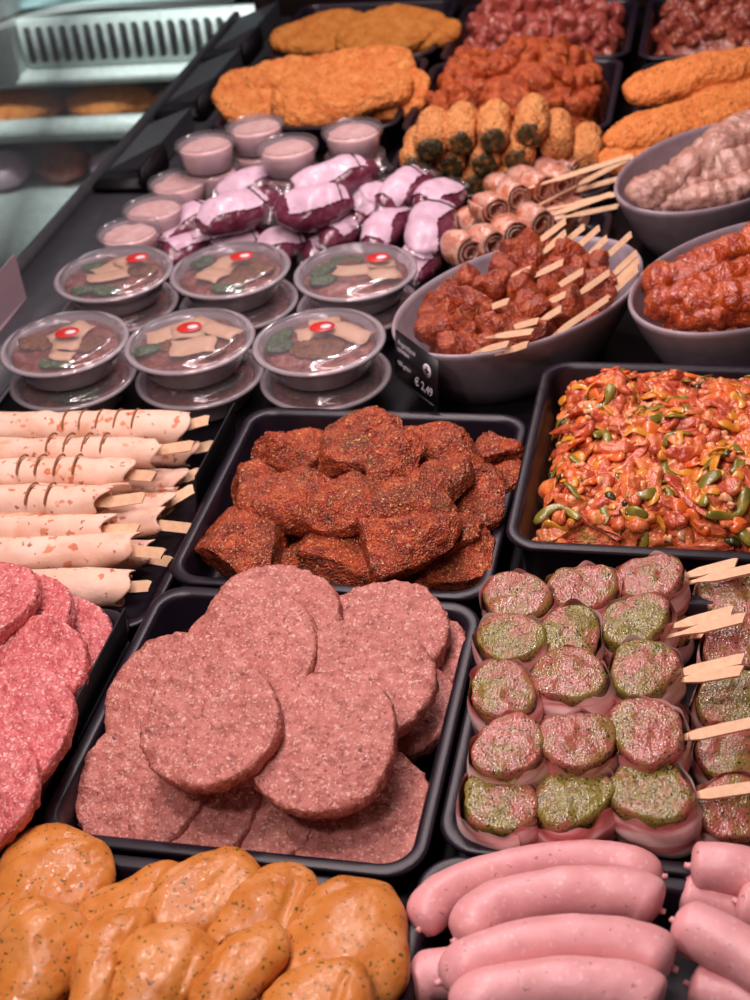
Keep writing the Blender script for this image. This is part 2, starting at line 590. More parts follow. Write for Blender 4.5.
M_VAC = food('purple_sausage', (50, [(.25, K(79, 23, 44)), (.5, K(109, 44, 65)), (.75, K(137, 81, 96))]),
             [('n', 60, .62, .76, K(179, 168, 169), .6)], rough_=.24, coat=.8, coat_r=.08, bumps=[('n', 70, .45, .004)])
M_LABEL = food('white_paper_label', (30, [(.3, K(214, 176, 196)), (.7, K(230, 198, 214))]),
               [('s', 120, .4, .12, K(150, 116, 146), .35)], rough_=.4, coat=.2, bumps=[('n', 40, .4, .004)])
M_SAUCE = food('pink_white_sauce', (80, [(.25, K(231, 178, 174)), (.5, K(245, 199, 193)), (.75, K(250, 220, 214))]), rough_=.5, bumps=[('n', 100, .6, .003)])
M_CHEESE = food('cheese_slice', (60, [(.3, K(240, 190, 152)), (.7, K(250, 212, 178))]), rough_=.4)
M_PINKSAUCE = food('red_sauce_bed', (70, [(.3, K(96, 44, 40)), (.5, K(140, 72, 62)), (.7, K(186, 120, 108))]), rough_=.3, coat=.5, bumps=[('n', 150, .7, .004)])
M_BROWN = food('brown_dressing', (130, [(.3, K(84, 44, 16)), (.5, K(134, 80, 34)), (.7, K(170, 110, 54))]), rough_=.4, bumps=[('n', 200, .8, .004)])
M_LEAF = food('salad_leaf', (60, [(.3, K(40, 66, 34)), (.7, K(84, 116, 70))]), rough_=.4, bumps=[('n', 120, .6, .004)])

# ------------------------------------------------------------------ shop and counter
o = obj('floor', mesh('floor', *box(7, 7, .02, (0, 1.0, -.91)), plain('floor_tile', (.42, .43, .42, 1), .4)))
tag(o, 'pale shop floor beyond the counter', None, kind='structure')
o = obj('wall_back', mesh('wall_back', *box(7, .05, 2.6, (0, 4.4, .35)), plain('shop_wall', (.25, .25, .25, 1), .8)))
tag(o, kind='structure')

counter = thing('display_counter', 'black deli counter deck holding all the trays, slate ledge along its left edge', 'counter')
obj('deck', mesh('deck', *box(1.30, 2.60, .06, (.24, .78, -.03), .004), M_DECK), counter)
obj('base_cabinet', mesh('base_cabinet', *box(1.26, 2.54, .83, (.24, .78, -.475), .004), M_DECK), counter)
# slate ledge, slightly raised, running along the left edge
V, F = join(box(.105, 2.5, .012, (-.3875, .80, .006), .003), box(.012, 2.5, .03, (-.446, .80, .010), .002), box(.006, 2.5, .004, (-.335, .80, .004)))
obj('ledge', mesh('ledge', V, F, M_SLATE), counter)
for yy in (1.28, 1.56, 1.82):
    V, F = join(box(.014, .10, .040, (-.348, yy, .032), .004), box(.085, .055, .012, (-.390, yy - .02, .020), .003))  # solid black boxes stand in for the dark gaps between slate wedges
    obj('dark_gap_block', mesh('dark_gap_block', V, F, M_DECK), counter)
    V = np.array([(-.43, yy + .02, .016), (-.35, yy + .05, .016), (-.35, yy + .20, .016), (-.43, yy + .20, .016), (-.43, yy + .02, .022), (-.35, yy + .05, .052), (-.35, yy + .20, .05), (-.43, yy + .2, .022)])
    F = [(0, 3, 2, 1), (4, 5, 6, 7), (0, 1, 5, 4), (1, 2, 6, 5), (2, 3, 7, 6), (3, 0, 4, 7)]
    obj('slate_wedge', mesh('slate_wedge', V, F, M_SLATE, smooth=False), counter)
o = obj('back_panel', mesh('back_panel', *box(1.3, .02, .5, (.24, 2.06, .25), .003), plain('mauve_panel', (.14, .075, .07, 1), .5)), counter)
o = obj('side_glass', mesh('side_glass', *box(.006, 2.5, .62, (-.452, .80, .32), .001), clear('counter_glass', (.93, .95, .94), .008, (.5, .55, .55), gloss=.9, r=.02)), counter)
o['label'] = 'clear glass side pane'

# fridge across the aisle
fr = thing('display_fridge', 'pale teal refrigerated cabinet with a vent grille, seen through the glass at the left', 'fridge', (-1.05, 2.55, -.9), math.radians(4))
M_FR = plain('fridge_white', (.66, .72, .70, 1), .4)
M_FRD = plain('fridge_dark', (.03, .03, .035, 1), .5)
V, F = join(box(1.9, .6, .30, (.1, .33, .15), .008), box(1.9, .04, 1.9, (.1, .62, .95)), box(.075, .60, 1.3, (-.185, .30, 1.26), .01), box(.05, .6, 1.9, (1.0, .33, .95), .01),
            box(1.9, .60, .03, (.1, .31, .615), .005), box(1.9, .035, .055, (.1, .02, .49), .006), box(1.9, .5, .012, (.1, .30, .465), .004))
obj('cabinet_body', mesh('cabinet_body', V, F, M_FR), fr)
V, F = join(*[box(.013, .012, .085, (-.115 + k * .030, .040, .695), .002) for k in range(30)])
obj('vent_grille', mesh('vent_grille', V, F, M_FRD), fr)
obj('vent_panel', mesh('vent_panel', *box(1.2, .03, .12, (.46, .06, .695), .004), M_FR), fr)
obj('shelf_lining', mesh('shelf_lining', *join(box(1.85, .01, .14, (.1, .40, .54)), box(1.85, .01, .16, (.1, .40, .38))), M_FRD), fr)
obj('teal_shelf', mesh('teal_shelf', *join(box(1.85, .5, .012, (.1, .36, .765)), box(1.85, .02, .7, (.1, .58, 1.15))), plain('teal_lining', (.32, .48, .50, 1), .5)), fr)


def fridge_at(x, y, z):
    a = math.radians(4)
    return (-1.05 + x * math.cos(a) - y * math.sin(a), 2.55 + x * math.sin(a) + y * math.cos(a), -.9 + z)


for k in range(4):  # solid shapes stand in for the orange cutlets mirrored in the side glass
    V, F = ico(4)
    V = rough(V * (.12, .09, .035), F, .006, 30, k)
    d = obj('breaded_cutlet', mesh('breaded_cutlet', V, F, M_CRUMB), None, fridge_at(-.22 + .24 * k, .11 + .02 * (k % 2), .517))
    tag(d, 'orange shape standing in for a cutlet reflection, on the fridge shelf beyond the glass', 'meat', 'cutlet reflections beyond the glass')
for k in range(6):  # pinkish solids added in place of pale reflections in the side glass
    V, F = ico(4)
    V = rough(V * (.07, .07, .045), F, .006, 30, k + 9)
    d = obj('reflection_blob', mesh('reflection_blob', V, F, M_GOUL if k % 2 else M_LABEL), None, fridge_at(-.30 + .155 * k, .12 + .03 * (k % 2), .346))
    tag(d, 'pinkish shape standing in for a reflection, on the low fridge shelf beyond the glass', 'meat', 'pinkish reflections beyond the glass')

# ------------------------------------------------------------------ trays


def rrect(w, d, r, n=8):
    pts = []
    for cx, cy, a0 in ((w / 2 - r, d / 2 - r, 0), (-w / 2 + r, d / 2 - r, 90), (-w / 2 + r, -d / 2 + r, 180), (w / 2 - r, -d / 2 + r, 270)):
        for k in range(n + 1):
            a = math.radians(a0 + 90 * k / n)
            pts.append((cx + r * math.cos(a), cy + r * math.sin(a)))
    return pts


def tray_mesh(w, d, h):
    loops = [(.030, .000), (.022, .000), (.0165, .004), (.0125, h - .012), (.010, h - .006), (.0015, h - .006), (.0, h - .003), (.0008, h - .0006), (.003, h), (.0085, h), (.0108, h - .0012), (.0125, h - .005), (.0155, .012), (.0185, .0055), (.026, .0035), (.034, .0035)]
    V, F = [], []
    n = None
    for off, z in loops:
        p = rrect(w - 2 * off, d - 2 * off, max(.008, .030 - off * .6))
        n = len(p)
        V += [(x, y, z) for x, y in p]
    for i in range(len(loops) - 1):
        for k in range(n):
            j = (k + 1) % n
            F.append((i * n + k, i * n + j, (i + 1) * n + j, (i + 1) * n + k))
    F.append(tuple(range(n))[::-1])
    F.append(tuple((len(loops) - 1) * n + k for k in range(n)))
    return mesh('tray', np.array(V), F, M_TRAY)


def tray(label, x0, x1, y0, y1, rim=.05, z0=0.0):
    o = obj('food_tray', tray_mesh(x1 - x0, y1 - y0, rim - z0), None, ((x0 + x1) / 2, (y0 + y1) / 2, z0))
    return tag(o, label, 'tray')


tray('black tray holding the brown-pink burger patties', 0.001, .299, .001, .302)
tray('black tray holding the dark red marinated meat chunks', 0.001, .302, .306, .604)
tray('black tray in the front left corner holding the amber chicken fillets', -.022, .288, -.312, -.004)
tray('black tray in the front right corner holding the pale sausages', .296, .606, -.285, .026)
tray('black tray holding the herb-coated bacon-wrapped meat skewers', .302, .612, .029, .330)
tray('black tray heaped with shredded meat and pepper mix', .306, .616, .362, .686, .066)
tray('black tray at the left edge holding the bright pink mince patties', -.316, -.006, -.04, .264)
tray('shallow black tray under the rolled tortilla wraps', -.330, -.006, .270, .565, .022)
tray('black tray under the large orange cutlets behind the sauce cups', -.296, .004, 1.385, 1.692)
tray('black tray at the far left holding the mustard-coloured cutlets', -.296, .004, 1.70, 2.00)
tray('black tray holding the orange spiced meat pieces', .012, .324, 1.365, 1.662)
tray('black tray at the back holding pale pink cubed meat', .018, .330, 1.668, 1.965)
tray('black tray in the back right corner holding seasoned cubed meat', .343, .655, 1.655, 1.965)
tray('black tray holding the herb-flecked orange cutlets beside the far bowl', .352, .664, 1.285, 1.64)
tray('black tray under the breaded spinach rolls', .016, .336, 1.170, 1.358, .035)
tray('low black tray under the rolled bacon skewers', .150, .345, .945, 1.164, .022)

# ------------------------------------------------------------------ minced patties


def patty_mesh(r, h, seed, mat, n=96):
    prof = [(0, h / 2)] + [(r * t, h / 2) for t in np.linspace(.07, .90, 14)]
    for a in np.linspace(10, 170, 7):
        t = math.radians(90 - a)
        prof.append((r * .955 + r * .045 * math.cos(t), h / 2 * math.copysign(abs(math.sin(t)) ** .7, math.sin(t))))
    prof += [(r * t, -h / 2) for t in np.linspace(.9, .2, 6)] + [(0, -h / 2)]
    V, F = lathe(prof, n)
    g = np.random.default_rng(seed)
    ph = g.uniform(0, 6.28, 4)
    a = np.arctan2(V[:, 1], V[:, 0])
    k = 1 + .020 * np.sin(2 * a + ph[0]) + .013 * np.sin(3 * a + ph[1]) + .009 * np.sin(5 * a + ph[2])
    V[:, :2] *= k[:, None]
    rr = np.hypot(V[:, 0], V[:, 1]) / r
    V[:, 2] += .0025 * fbm(V * 28 + seed, seed, 2) + .003 * rr ** 2 * np.sin(2 * a + ph[3])
    V = rough(V, F, .0011, 170, seed, 3)
    edge = (rr > .88)
    V = V + normals(V, F) * (edge * .0012 * fbm(V * 320, seed + 5, 2))[:, None]
    return mesh('patty', V, F, mat)


def patty(mats, u, v, z, r, tilt, lab, name, h=.0125, seed=0, group=None):
    """tilt: normal leans towards (tx, ty)"""
    p = at(u, v, z)
    if z < .07:
        lo_, hi_ = (.001, .299) if name == 'burger_patty' else (-.45, -.006)
        p.x = min(max(p.x, lo_ + r + .008), hi_ - r - .005)
    n = Vector((tilt[0], tilt[1], 1)).normalized()
    o = obj(name, patty_mesh(r, h, seed, mats))
    o.matrix_world = basis(Vector((1, 0, 0)) - n * n.x, n, p)
    q = n.to_track_quat('Z', 'Y').to_matrix().to_4x4()
    q.translation = p
    o.matrix_world = q
    return tag(o, lab, 'burger patty', group)


BT = [  # u, v, z, r, (tx, ty), label
    (212, 726, .100, .0545, (-.10, -.36), 'burger patty lying on top of the pile, whole round face showing, left of centre'),
    (322, 742, .088, .0590, (-.02, -.30), 'whole round burger patty on the right front of the pile, its full face showing'),
    (362, 683, .076, .0580, (.02, -.26), 'burger patty tucked behind the round right front one'),
    (384, 636, .058, .0570, (.0, -.20), 'burger patty at the back right of the pile against the tray rim'),
    (248, 655, .082, .0610, (-.14, -.30), 'burger patty leaning just behind and above the topmost one'),
    (272, 622, .066, .0600, (-.10, -.22), 'burger patty at the very back of the pile with a thick right edge'),
    (165, 700, .062, .0580, (-.10, -.34), 'burger patty sticking out at the left behind the topmost one'),
    (128, 785, .040, .0560, (-.08, -.42), 'burger patty leaning at the left front corner of its tray'),
    (196, 806, .034, .0520, (-.06, -.40), 'burger patty half hidden under the topmost one at the front of the tray'),
    (258, 815, .028, .0480, (-.05, -.36), 'burger patty showing a thin slice between two front patties'),
    (360, 812, .034, .0560, (.0, -.32), 'burger patty at the right front corner in the shadow of another'),
    (396, 712, .036, .0520, (-.06, -.24), 'burger patty low at the right edge of the tray, half shaded'),
    (414, 660, .034, .0520, (-.06, -.18), 'burger patty lowest at the back right beside the tray wall'),
    (250, 720, .030, .0560, (0, -.22), 'burger patty buried in the middle of the pile'),
]
for i, (u, v, z, r, t, lab) in enumerate(BT):
    patty(M_BURGER, u, v, z, r, t, lab, 'burger_patty', seed=20 + i, h=.0150)

PT = [
    (84, 648, .055, .0520, (.02, -.22), 'bright pink mince patty at the back right of its tray beside the wraps'),
    (24, 676, .078, .0560, (-.10, -.28), 'pink mince patty in the middle, above the large one at the left edge'),
    (8, 730, .090, .0560, (-.05, -.32), 'large pink mince patty on top at the left edge of the photo'),
    (22, 622, .078, .0480, (-.12, -.20), 'small pink mince patty leaning at the back below the lowest wrap'),
    (-12, 606, .098, .0460, (-.1, -.2), 'pink mince patty cut off by the left edge below the wraps'),
    (-22, 795, .080, .0500, (-.04, -.34), 'pink mince patty on top at the left edge near the chicken'),
    (0, 822, .044, .0500, (.02, -.34), 'pink mince patty below the others nearest the chicken tray'),
    (30, 752, .048, .0500, (.06, -.28), 'pink mince patty under the large one, edge showing on its right'),
    (60, 700, .046, .0480, (.06, -.24), 'pink mince patty lowest on the right beside the black card'),
    (-40, 700, .040, .0560, (0, -.2), 'pink mince patty buried at the left'),
    (-70, 640, .060, .0540, (.05, -.2), 'pink mince patty at the back left, outside the picture'),
    (-90, 760, .056, .0540, (.05, -.25), 'pink mince patty at the front left, outside the picture'),
    (-110, 690, .032, .0540, (0, -.1), 'pink mince patty at the far left wall of its tray, outside the picture'),
    (-70, 830, .028, .0520, (0, -.1), 'pink mince patty in the front left corner of its tray, outside the picture'),
    (-30, 640, .034, .0540, (0, -.1), 'pink mince patty under the back ones, hidden'),
]
for i, (u, v, z, r, t, lab) in enumerate(PT):
    patty(M_PINK, u, v, z, r, t, lab, 'mince_patty', seed=60 + i, h=.0145)

# ------------------------------------------------------------------ chicken fillets


def fillet_mesh(L, W, H, seed, mat, bend=.12):
    V, F = ico(6)
    x = V[:, 0]
    prof = .62 + .38 * np.cos((x - .25) * 1.5)          # fat end at +x, tapering to -x
    prof = np.clip(prof, .25, 1)
    V = np.stack([np.sign(x) * np.abs(x) ** .9 * L / 2, V[:, 1] * W / 2 * prof * 1.05, V[:, 2] * H / 2 * (.55 + .45 * prof)], 1)
    V[:, 1] += bend * W * np.sin(x * 2 + seed)
    crease = np.exp(-((V[:, 1] - W * (.30 - .25 * x) * (1 if seed % 2 else -1)) / (W * .05)) ** 2) * np.clip(1 - np.abs(x) * 1.1, 0, 1)
    V[:, 2] -= np.where(V[:, 2] > 0, crease * H * .07, 0)
    V = rough(V, F, .0060, 15, seed + 9, 2)
    V = rough(V, F, .0030, 26, seed, 2)
    V = rough(V, F, .0005, 120, seed + 3, 2)
    return mesh('fillet', V, F, mat)


def fillet(a, b, W, z, lab, seed, H=.03, mat=M_CHICK, name='chicken_fillet', cat='chicken fillet', dz=0, roll=0.0):
    p0, p1 = at(a[0], a[1], z - dz), at(b[0], b[1], z + dz)
    c = (p0 + p1) / 2
    d = p1 - p0
    o = obj(name, fillet_mesh(d.length, W, H, seed, mat))
    o.matrix_world = basis(d, Vector((0, 0, 1)) + Vector((-d.y, d.x, 0)).normalized() * roll, c)
    return tag(o, lab, cat)


CH = [  # narrow end, wide end, width, z, label
    ((-8, 930), (112, 845), .075, .055, 'large amber marinated chicken fillet in the back left corner of the front left tray'),
    ((88, 990), (176, 858), .048, .060, 'slim chicken fillet second from the left along the back of its tray'),
    ((160, 950), (236, 852), .062, .062, 'chicken fillet with a rounded top end in the middle of the back row'),
    ((222, 960), (304, 862), .056, .058, 'chicken fillet second from the right in the back row'),
    ((262, 1015), (392, 890), .082, .055, 'broad chicken fillet on the right side of its tray'),
    ((60, 1040), (150, 905), .040, .078, 'long narrow chicken piece lying across the middle of the front left tray'),
    ((-10, 1010), (82, 918), .060, .074, 'chicken fillet folded over at the left front'),
    ((112, 1030), (206, 935), .055, .078, 'chicken fillet at the front below the middle fillet'),
    ((215, 1030), (262, 912), .046, .080, 'teardrop chicken fillet with its tip pointing up at the front'),
    ((275, 1040), (352, 962), .056, .078, 'small rounded chicken fillet lying on the broad right one'),
]
for i, (a, b, W, z, lab) in enumerate(CH):
    fillet(a, b, W * 1.22, z, lab, i + 1, .036 if i != 4 else .044)
for i in range(5):
    x = .02 + .06 * i
    o = obj('chicken_fillet', fillet_mesh(.17, .07, .034, 30 + i, M_CHICK), None, (x, -.13 - .02 * (i % 2), .026), (0, 0, 1.1))
    tag(o, 'chicken fillet in the bottom layer, mostly covered by the upper ones', 'chicken fillet', 'bottom layer of chicken fillets')

# ------------------------------------------------------------------ sausages


def sausage(ctrl, r, lab, seed, name='pale_sausage'):
    P = crom([at(*c) for c in ctrl], 56)
    c = P.mean(0)
    R = capsule_r(56, r, .14, .20) * (1 + .03 * np.sin(np.linspace(0, 5, 56) + seed))
    V, F = tube(P - c, R, 32)
    V = rough(V, F, .0009, 45, seed, 2)
    o = obj(name, mesh('sausage', V, F, M_SAUS), None, c)
    tag(o, lab, 'sausage')
    # knotted casing ends
    for e, q, q2 in ((0, P[0], P[3]), (1, P[-1], P[-4])):
        d = (q - q2)
        d /= np.linalg.norm(d)
        pts = [q - c - d * .003, q - c + d * .0015, q - c + d * .0040 + np.array((0, .0005, .0005))]
        Vt, Ft = tube(np.array(pts), [.0034, .0022, .0020], 10)
        obj('casing_knot', mesh('casing_knot', Vt, Ft, M_SAUS), o)


sausage([(420, 928, .05), (446, 894, .05), (520, 868, .05), (600, 862, .05), (662, 876, .05)], .0152, 'curved pale pink sausage at the back of the left group, its left end bent down', 1)
sausage([(456, 940, .062), (500, 908, .065), (570, 893, .066), (630, 896, .064), (660, 910, .06)], .0182, 'second pale sausage from the back in the left group', 2)
sausage([(440, 982, .074), (500, 954, .078), (570, 942, .08), (635, 950, .078), (672, 968, .074)], .0182, 'third pale sausage from the back, long and gently arched', 3)
sausage([(450, 1012, .084), (510, 992, .088), (570, 986, .09), (630, 994, .088), (660, 1010, .084)], .0182, 'pale sausage nearest the front, cut by the photo edge', 4)
sausage([(408, 990, .034), (436, 975, .036), (500, 975, .036), (580, 985, .034)], .0165, 'pale sausage low in the tray with its knotted tip poking out at the left', 5)
sausage([(690, 866, .056), (720, 868, .057), (780, 880, .058), (840, 905, .056)], .0165, 'pale sausage at the back of the right group', 6)
sausage([(680, 896, .036), (720, 904, .036), (790, 920, .036)], .0160, 'pale sausage low in the right group, mostly covered', 7)
sausage([(676, 922, .066), (720, 942, .068), (770, 972, .068), (815, 1010, .066)], .0185, 'thick pale sausage slanting down at the right edge', 8)
sausage([(738, 902, .054), (780, 914, .054), (840, 940, .054)], .0165, 'pale sausage with its blunt end touching the right photo edge', 9)
sausage([(690, 985, .040), (740, 1000, .042), (790, 1030, .042)], .0180, 'pale sausage in the bottom right corner', 10)

# ------------------------------------------------------------------ skewer sticks


def paddle_mesh(Ls, Lp, w=.0075, t=.0028, ws=.003):
    """flat bamboo stick along +x: thin shank from -Ls to 0, paddle 0..Lp with a slanted end"""
    xs = [(-Ls, .3 * ws), (-Ls + .012, ws), (-.004, ws), (.012, w), (Lp - .004, w), (Lp, w * .7)]
    V, F = [], []
    for x, ww in xs:
        tt = min(t, ww)
        sl = .004 if x == xs[-1][0] else 0
        V += [(x - sl, -ww / 2, -tt / 2), (x + 0, ww / 2, -tt / 2), (x + 0, ww / 2, tt / 2), (x - sl, -ww / 2, tt / 2)]
    for i in range(len(xs) - 1):
        for k in range(4):
            j = (k + 1) % 4
            F.append((i * 4 + k, i * 4 + j, i * 4 + 4 + j, i * 4 + 4 + k))
    F.append((3, 2, 1, 0))
    n = (len(xs) - 1) * 4
    F.append((n, n + 1, n + 2, n + 3))
    return mesh('stick', np.array(V), F, M_STICK, smooth=False)


# ------------------------------------------------------------------ bacon wrapped medallion skewers


def medallion_meshes(r, h, seed):
    g = np.random.default_rng(seed)
    prof = [(0, h / 2 + .003)] + [(r * t, h / 2 + .003 * (1 - t * t)) for t in np.linspace(.12, .94, 14)]
    prof += [(r * .985, h / 2 - .0015), (r, h / 2 - .006), (r, -h / 2 + .006), (r * .94, -h / 2), (r * .5, -h / 2), (0, -h / 2)]
    V, F = lathe(prof, 64)
    ph = g.uniform(0, 6.28, 3)
    a = np.arctan2(V[:, 1], V[:, 0])
    k = 1 + .085 * np.sin(2 * a + ph[0]) + .05 * np.sin(3 * a + ph[1])
    V[:, :2] *= k[:, None]
    V = rough(V, F, .0020, 60, seed, 3)
    nm = mesh('medallion', V, F, M_PORK if seed % 2 else M_HERB)
    # bacon rasher wound round the side, 1.15 turns, ragged top edge
    n, m = 84, 12
    V, F = [], []
    for i in range(n + 1):
        t = i / n
        an = ph[2] + t * 2 * PI * 1.15
        rr = (r + .0002 + .0020 * t) * (1 + .085 * math.sin(2 * an + ph[0]) + .05 * math.sin(3 * an + ph[1]))
        wob = .003 * math.sin(5 * an + ph[1]) + .002 * math.sin(9 * an)
        for j in range(m + 1):
            s = j / m
            z = -h / 2 - .001 + s * (h * .93 + wob)
            b = .0026 * math.sin(s * PI) + .0008 * math.sin(s * 9 + an * 3) + (.0012 if j == m else 0)
            V.append(((rr + b) * math.cos(an), (rr + b) * math.sin(an), z))
    for i in range(n):
        for j in range(m):
            q = i * (m + 1) + j
            F.append((q, q + m + 1, q + m + 2, q + 1))
    wm = mesh('bacon', np.array(V), F, M_BACON)
    return nm, wm


MED = [medallion_meshes(.0268, .037, s) for s in range(1, 10)]


def med_skewer(pts, sticks, label, z, k0, tilt=(-.06, -.10)):
    root = thing('bacon_wrapped_skewer', label, 'meat skewer', at(pts[1][0], pts[1][1], z))
    W = root.location.copy()
    n = Vector((*tilt, 1)).normalized()
    for i, (u, v) in enumerate(pts):
        nm, wm = MED[(k0 * 3 + i * 2) % len(MED)]
        nn = (n + Vector((rng.uniform(-.1, .1), rng.uniform(-.1, .1), 0))).normalized()
        q = nn.to_track_quat('Z', 'Y').to_matrix().to_4x4() @ Matrix.Rotation(rng.uniform(0, 6.28), 4, 'Z')
        p = at(u, v, z + rng.uniform(-.002, .003))
        q.translation = p - W
        s = rng.uniform(1.0, 1.10)
        mo = obj('pork_medallion', nm, root)
        mo.matrix_local = q @ Matrix.Scale(s, 4)
        obj('bacon_wrap', wm, mo)
    for (a, b) in sticks:
        p0, p1 = at(*a), at(*b)
        d = p1 - p0
        so = obj('bamboo_stick', paddle_mesh(.16, d.length, .0082, .0034), root)
        so.matrix_local = basis(d, (-.1, -.5, 1), p0 - W)


sk_lab = ['herb-coated bacon-wrapped skewer at the very back, nearest the pepper mix',
          'second herb-coated bacon-wrapped skewer from the back',
          'middle one of the five herb-coated bacon-wrapped skewers',
          'second herb-coated bacon-wrapped skewer from the front, one stick showing',
          'herb-coated bacon-wrapped skewer at the very front, nearest the sausages']
rows = [([(519, 609), (585, 600), (652, 590)], .052, [((686, 576), (739, 562)), ((702, 580), (756, 568))]),
        ([(513, 652), (570, 645), (637, 634)], .060, [((676, 626), (735, 610)), ((688, 632), (747, 617))]),
        ([(504, 703), (572, 690), (645, 682)], .070, [((678, 674), (746, 658)), ((686, 680), (745, 670))]),
        ([(511, 760), (577, 752), (648, 744)], .068, [((684, 738), (756, 722))]),
        ([(500, 812), (574, 812), (654, 806)], .052, [((694, 796), (762, 786))])]
for i, (pts, z, st) in enumerate(rows):
    med_skewer(pts, [((a[0], a[1], z + .012), (b[0], b[1], z + .024)) for a, b in st], sk_lab[i], z, i)
rl = ['farthest', 'second', 'third', 'fourth', 'nearest']
for i, (v0, z) in enumerate(((606, .036), (655, .038), (706, .040), (765, .040), (818, .038))):
    pts = [(735, v0), (800, v0 - 6), (866, v0 - 12)]
    med_skewer(pts, [((905, v0 - 16, z + .01), (960, v0 - 26, z + .016))],
               'bacon-wrapped skewer at the right photo edge behind the bare sticks, %s of that column' % rl[i], z, i + 2, (0, -.3))
# lower layer under the left column
for i, v0 in enumerate((650, 745)):
    med_skewer([(520, v0), (586, v0 - 6), (655, v0 - 12)], [((700, v0 - 14, .03), (760, v0 - 24, .03))],
               'bacon-wrapped skewer in the bottom layer, hidden under the %s rows' % ('back', 'front')[i], .022, i + 5, (0, -.1))

# ------------------------------------------------------------------ red marinated chunks


def chunk_mesh(sx, sy, sz, seed, mat, sub=5, facets=6, amp=.003, f2=140):
    V, F = ico(sub)
    g = np.random.default_rng(seed)
    V = np.sign(V) * np.abs(V) ** .72
    for _ in range(facets):
        n = g.normal(size=3)
        n /= np.linalg.norm(n)
        d = g.uniform(.55, .8)
        s = V @ n - d
        V = V - np.where(s > 0, s * .94, 0)[:, None] * n
    V = V * np.array((sx, sy, sz)) / 2 * 1.12
    V = rough(V, F, amp, 34, seed, 2)
    V = rough(V, F, amp * .42, f2, seed + 2, 3)
    return mesh('chunk', V, F, mat)


RC = [  # u, v, w px, h px, z, label
    (246, 540, 112, 96, .052, 'big dark red marinated meat chunk at the front left of its tray'),
    (338, 552, 100, 78, .048, 'marinated chunk at the front with a bright cut side'),
    (410, 572, 66, 40, .026, 'low marinated chunk in the shade at the front centre'),
    (398, 540, 112, 86, .068, 'broad marinated slab lying diagonally in the middle of the front'),
    (462, 556, 84, 60, .044, 'thick marinated chunk with a square end at the front right'),
    (462, 584, 66, 32, .020, 'flat marinated piece in the front right corner'),
    (424, 515, 100, 66, .078, 'marinated slab resting on the middle of the heap'),
    (476, 505, 62, 84, .058, 'marinated chunk standing on the right side of the heap'),
    (296, 498, 104, 66, .072, 'marinated chunk on the left shoulder of the heap'),
    (350, 500, 88, 66, .084, 'marinated chunk left of the centre of the heap'),
    (258, 488, 62, 50, .050, 'smaller marinated chunk at the left with a blunt corner'),
    (306, 455, 104, 64, .064, 'marinated chunk at the back left of the heap'),
    (276, 452, 44, 40, .058, 'small marinated piece sticking out at the back left'),
    (364, 428, 76, 50, .082, 'topmost marinated chunk at the back of the heap'),
    (388, 462, 76, 62, .092, 'marinated chunk with a round side just below the topmost one'),
    (345, 460, 78, 54, .084, 'marinated chunk behind the left centre of the heap'),
    (426, 440, 70, 40, .070, 'marinated chunk at the back beside the topmost one'),
    (460, 462, 62, 56, .080, 'marinated chunk with a dark square cut end on the right'),
    (436, 478, 66, 52, .084, 'marinated chunk right of the centre of the heap'),
    (494, 452, 54, 46, .054, 'marinated chunk at the back right corner of the heap'),
    (502, 492, 44, 70, .040, 'bright red marinated chunk against the right wall of the tray'),
    (450, 536, 66, 44, .062, 'marinated chunk wedged between the slab and the right side'),
    (318, 582, 70, 30, .022, 'thin marinated piece at the front edge behind the burgers'),
    (375, 585, 60, 26, .020, 'small marinated piece at the front edge right of the thin one'),
]
for i, (u, v, w, h, z, lab) in enumerate(RC):
    p = at(u, v, z)
    s = 1 / scale_at(p)
    o = obj('marinated_meat_chunk', chunk_mesh(w * s, h * s * 1.10, min(w, h) * s * .66, 100 + i, M_RED, 6, 9), None, p,
            (rng.uniform(.10, .35), rng.uniform(-.2, .2), rng.uniform(-.25, .45)))
    tag(o, lab, 'meat')
base_ch = [chunk_mesh(.07, .06, .04, 150 + i, M_RED, 4) for i in range(4)]
for i in range(11):
    o = obj('marinated_meat_chunk', base_ch[i % 4], None, (.075 + .055 * (i % 4), .375 + .08 * (i // 4), .028), (0, 0, rng.uniform(0, 3)))
    tag(o, 'dark red marinated chunk in the bottom layer of the heap', 'meat', 'bottom layer of marinated chunks')

# ------------------------------------------------------------------ pepper and meat mix
PX0, PX1, PY0, PY1 = .328, .595, .384, .664


def heap_h(x, y, x0, x1, y0, y1, zb, top, e=.05, seed=3, lump=.008):
    dx = np.minimum(x - x0, x1 - x)
    dy = np.minimum(y - y0, y1 - y)
    f = lambda d: np.clip(d / e, 0, 1)
    k = np.sqrt(np.clip(1 - (1 - f(dx)) ** 2, 0, 1)) * np.sqrt(np.clip(1 - (1 - f(dy)) ** 2, 0, 1))
    P = np.stack([x * 26, y * 26, x * 0], -1).reshape(-1, 3)
    n = fbm(P, seed, 2).reshape(np.shape(x))
    return zb + (top - zb) * k + lump * n * k


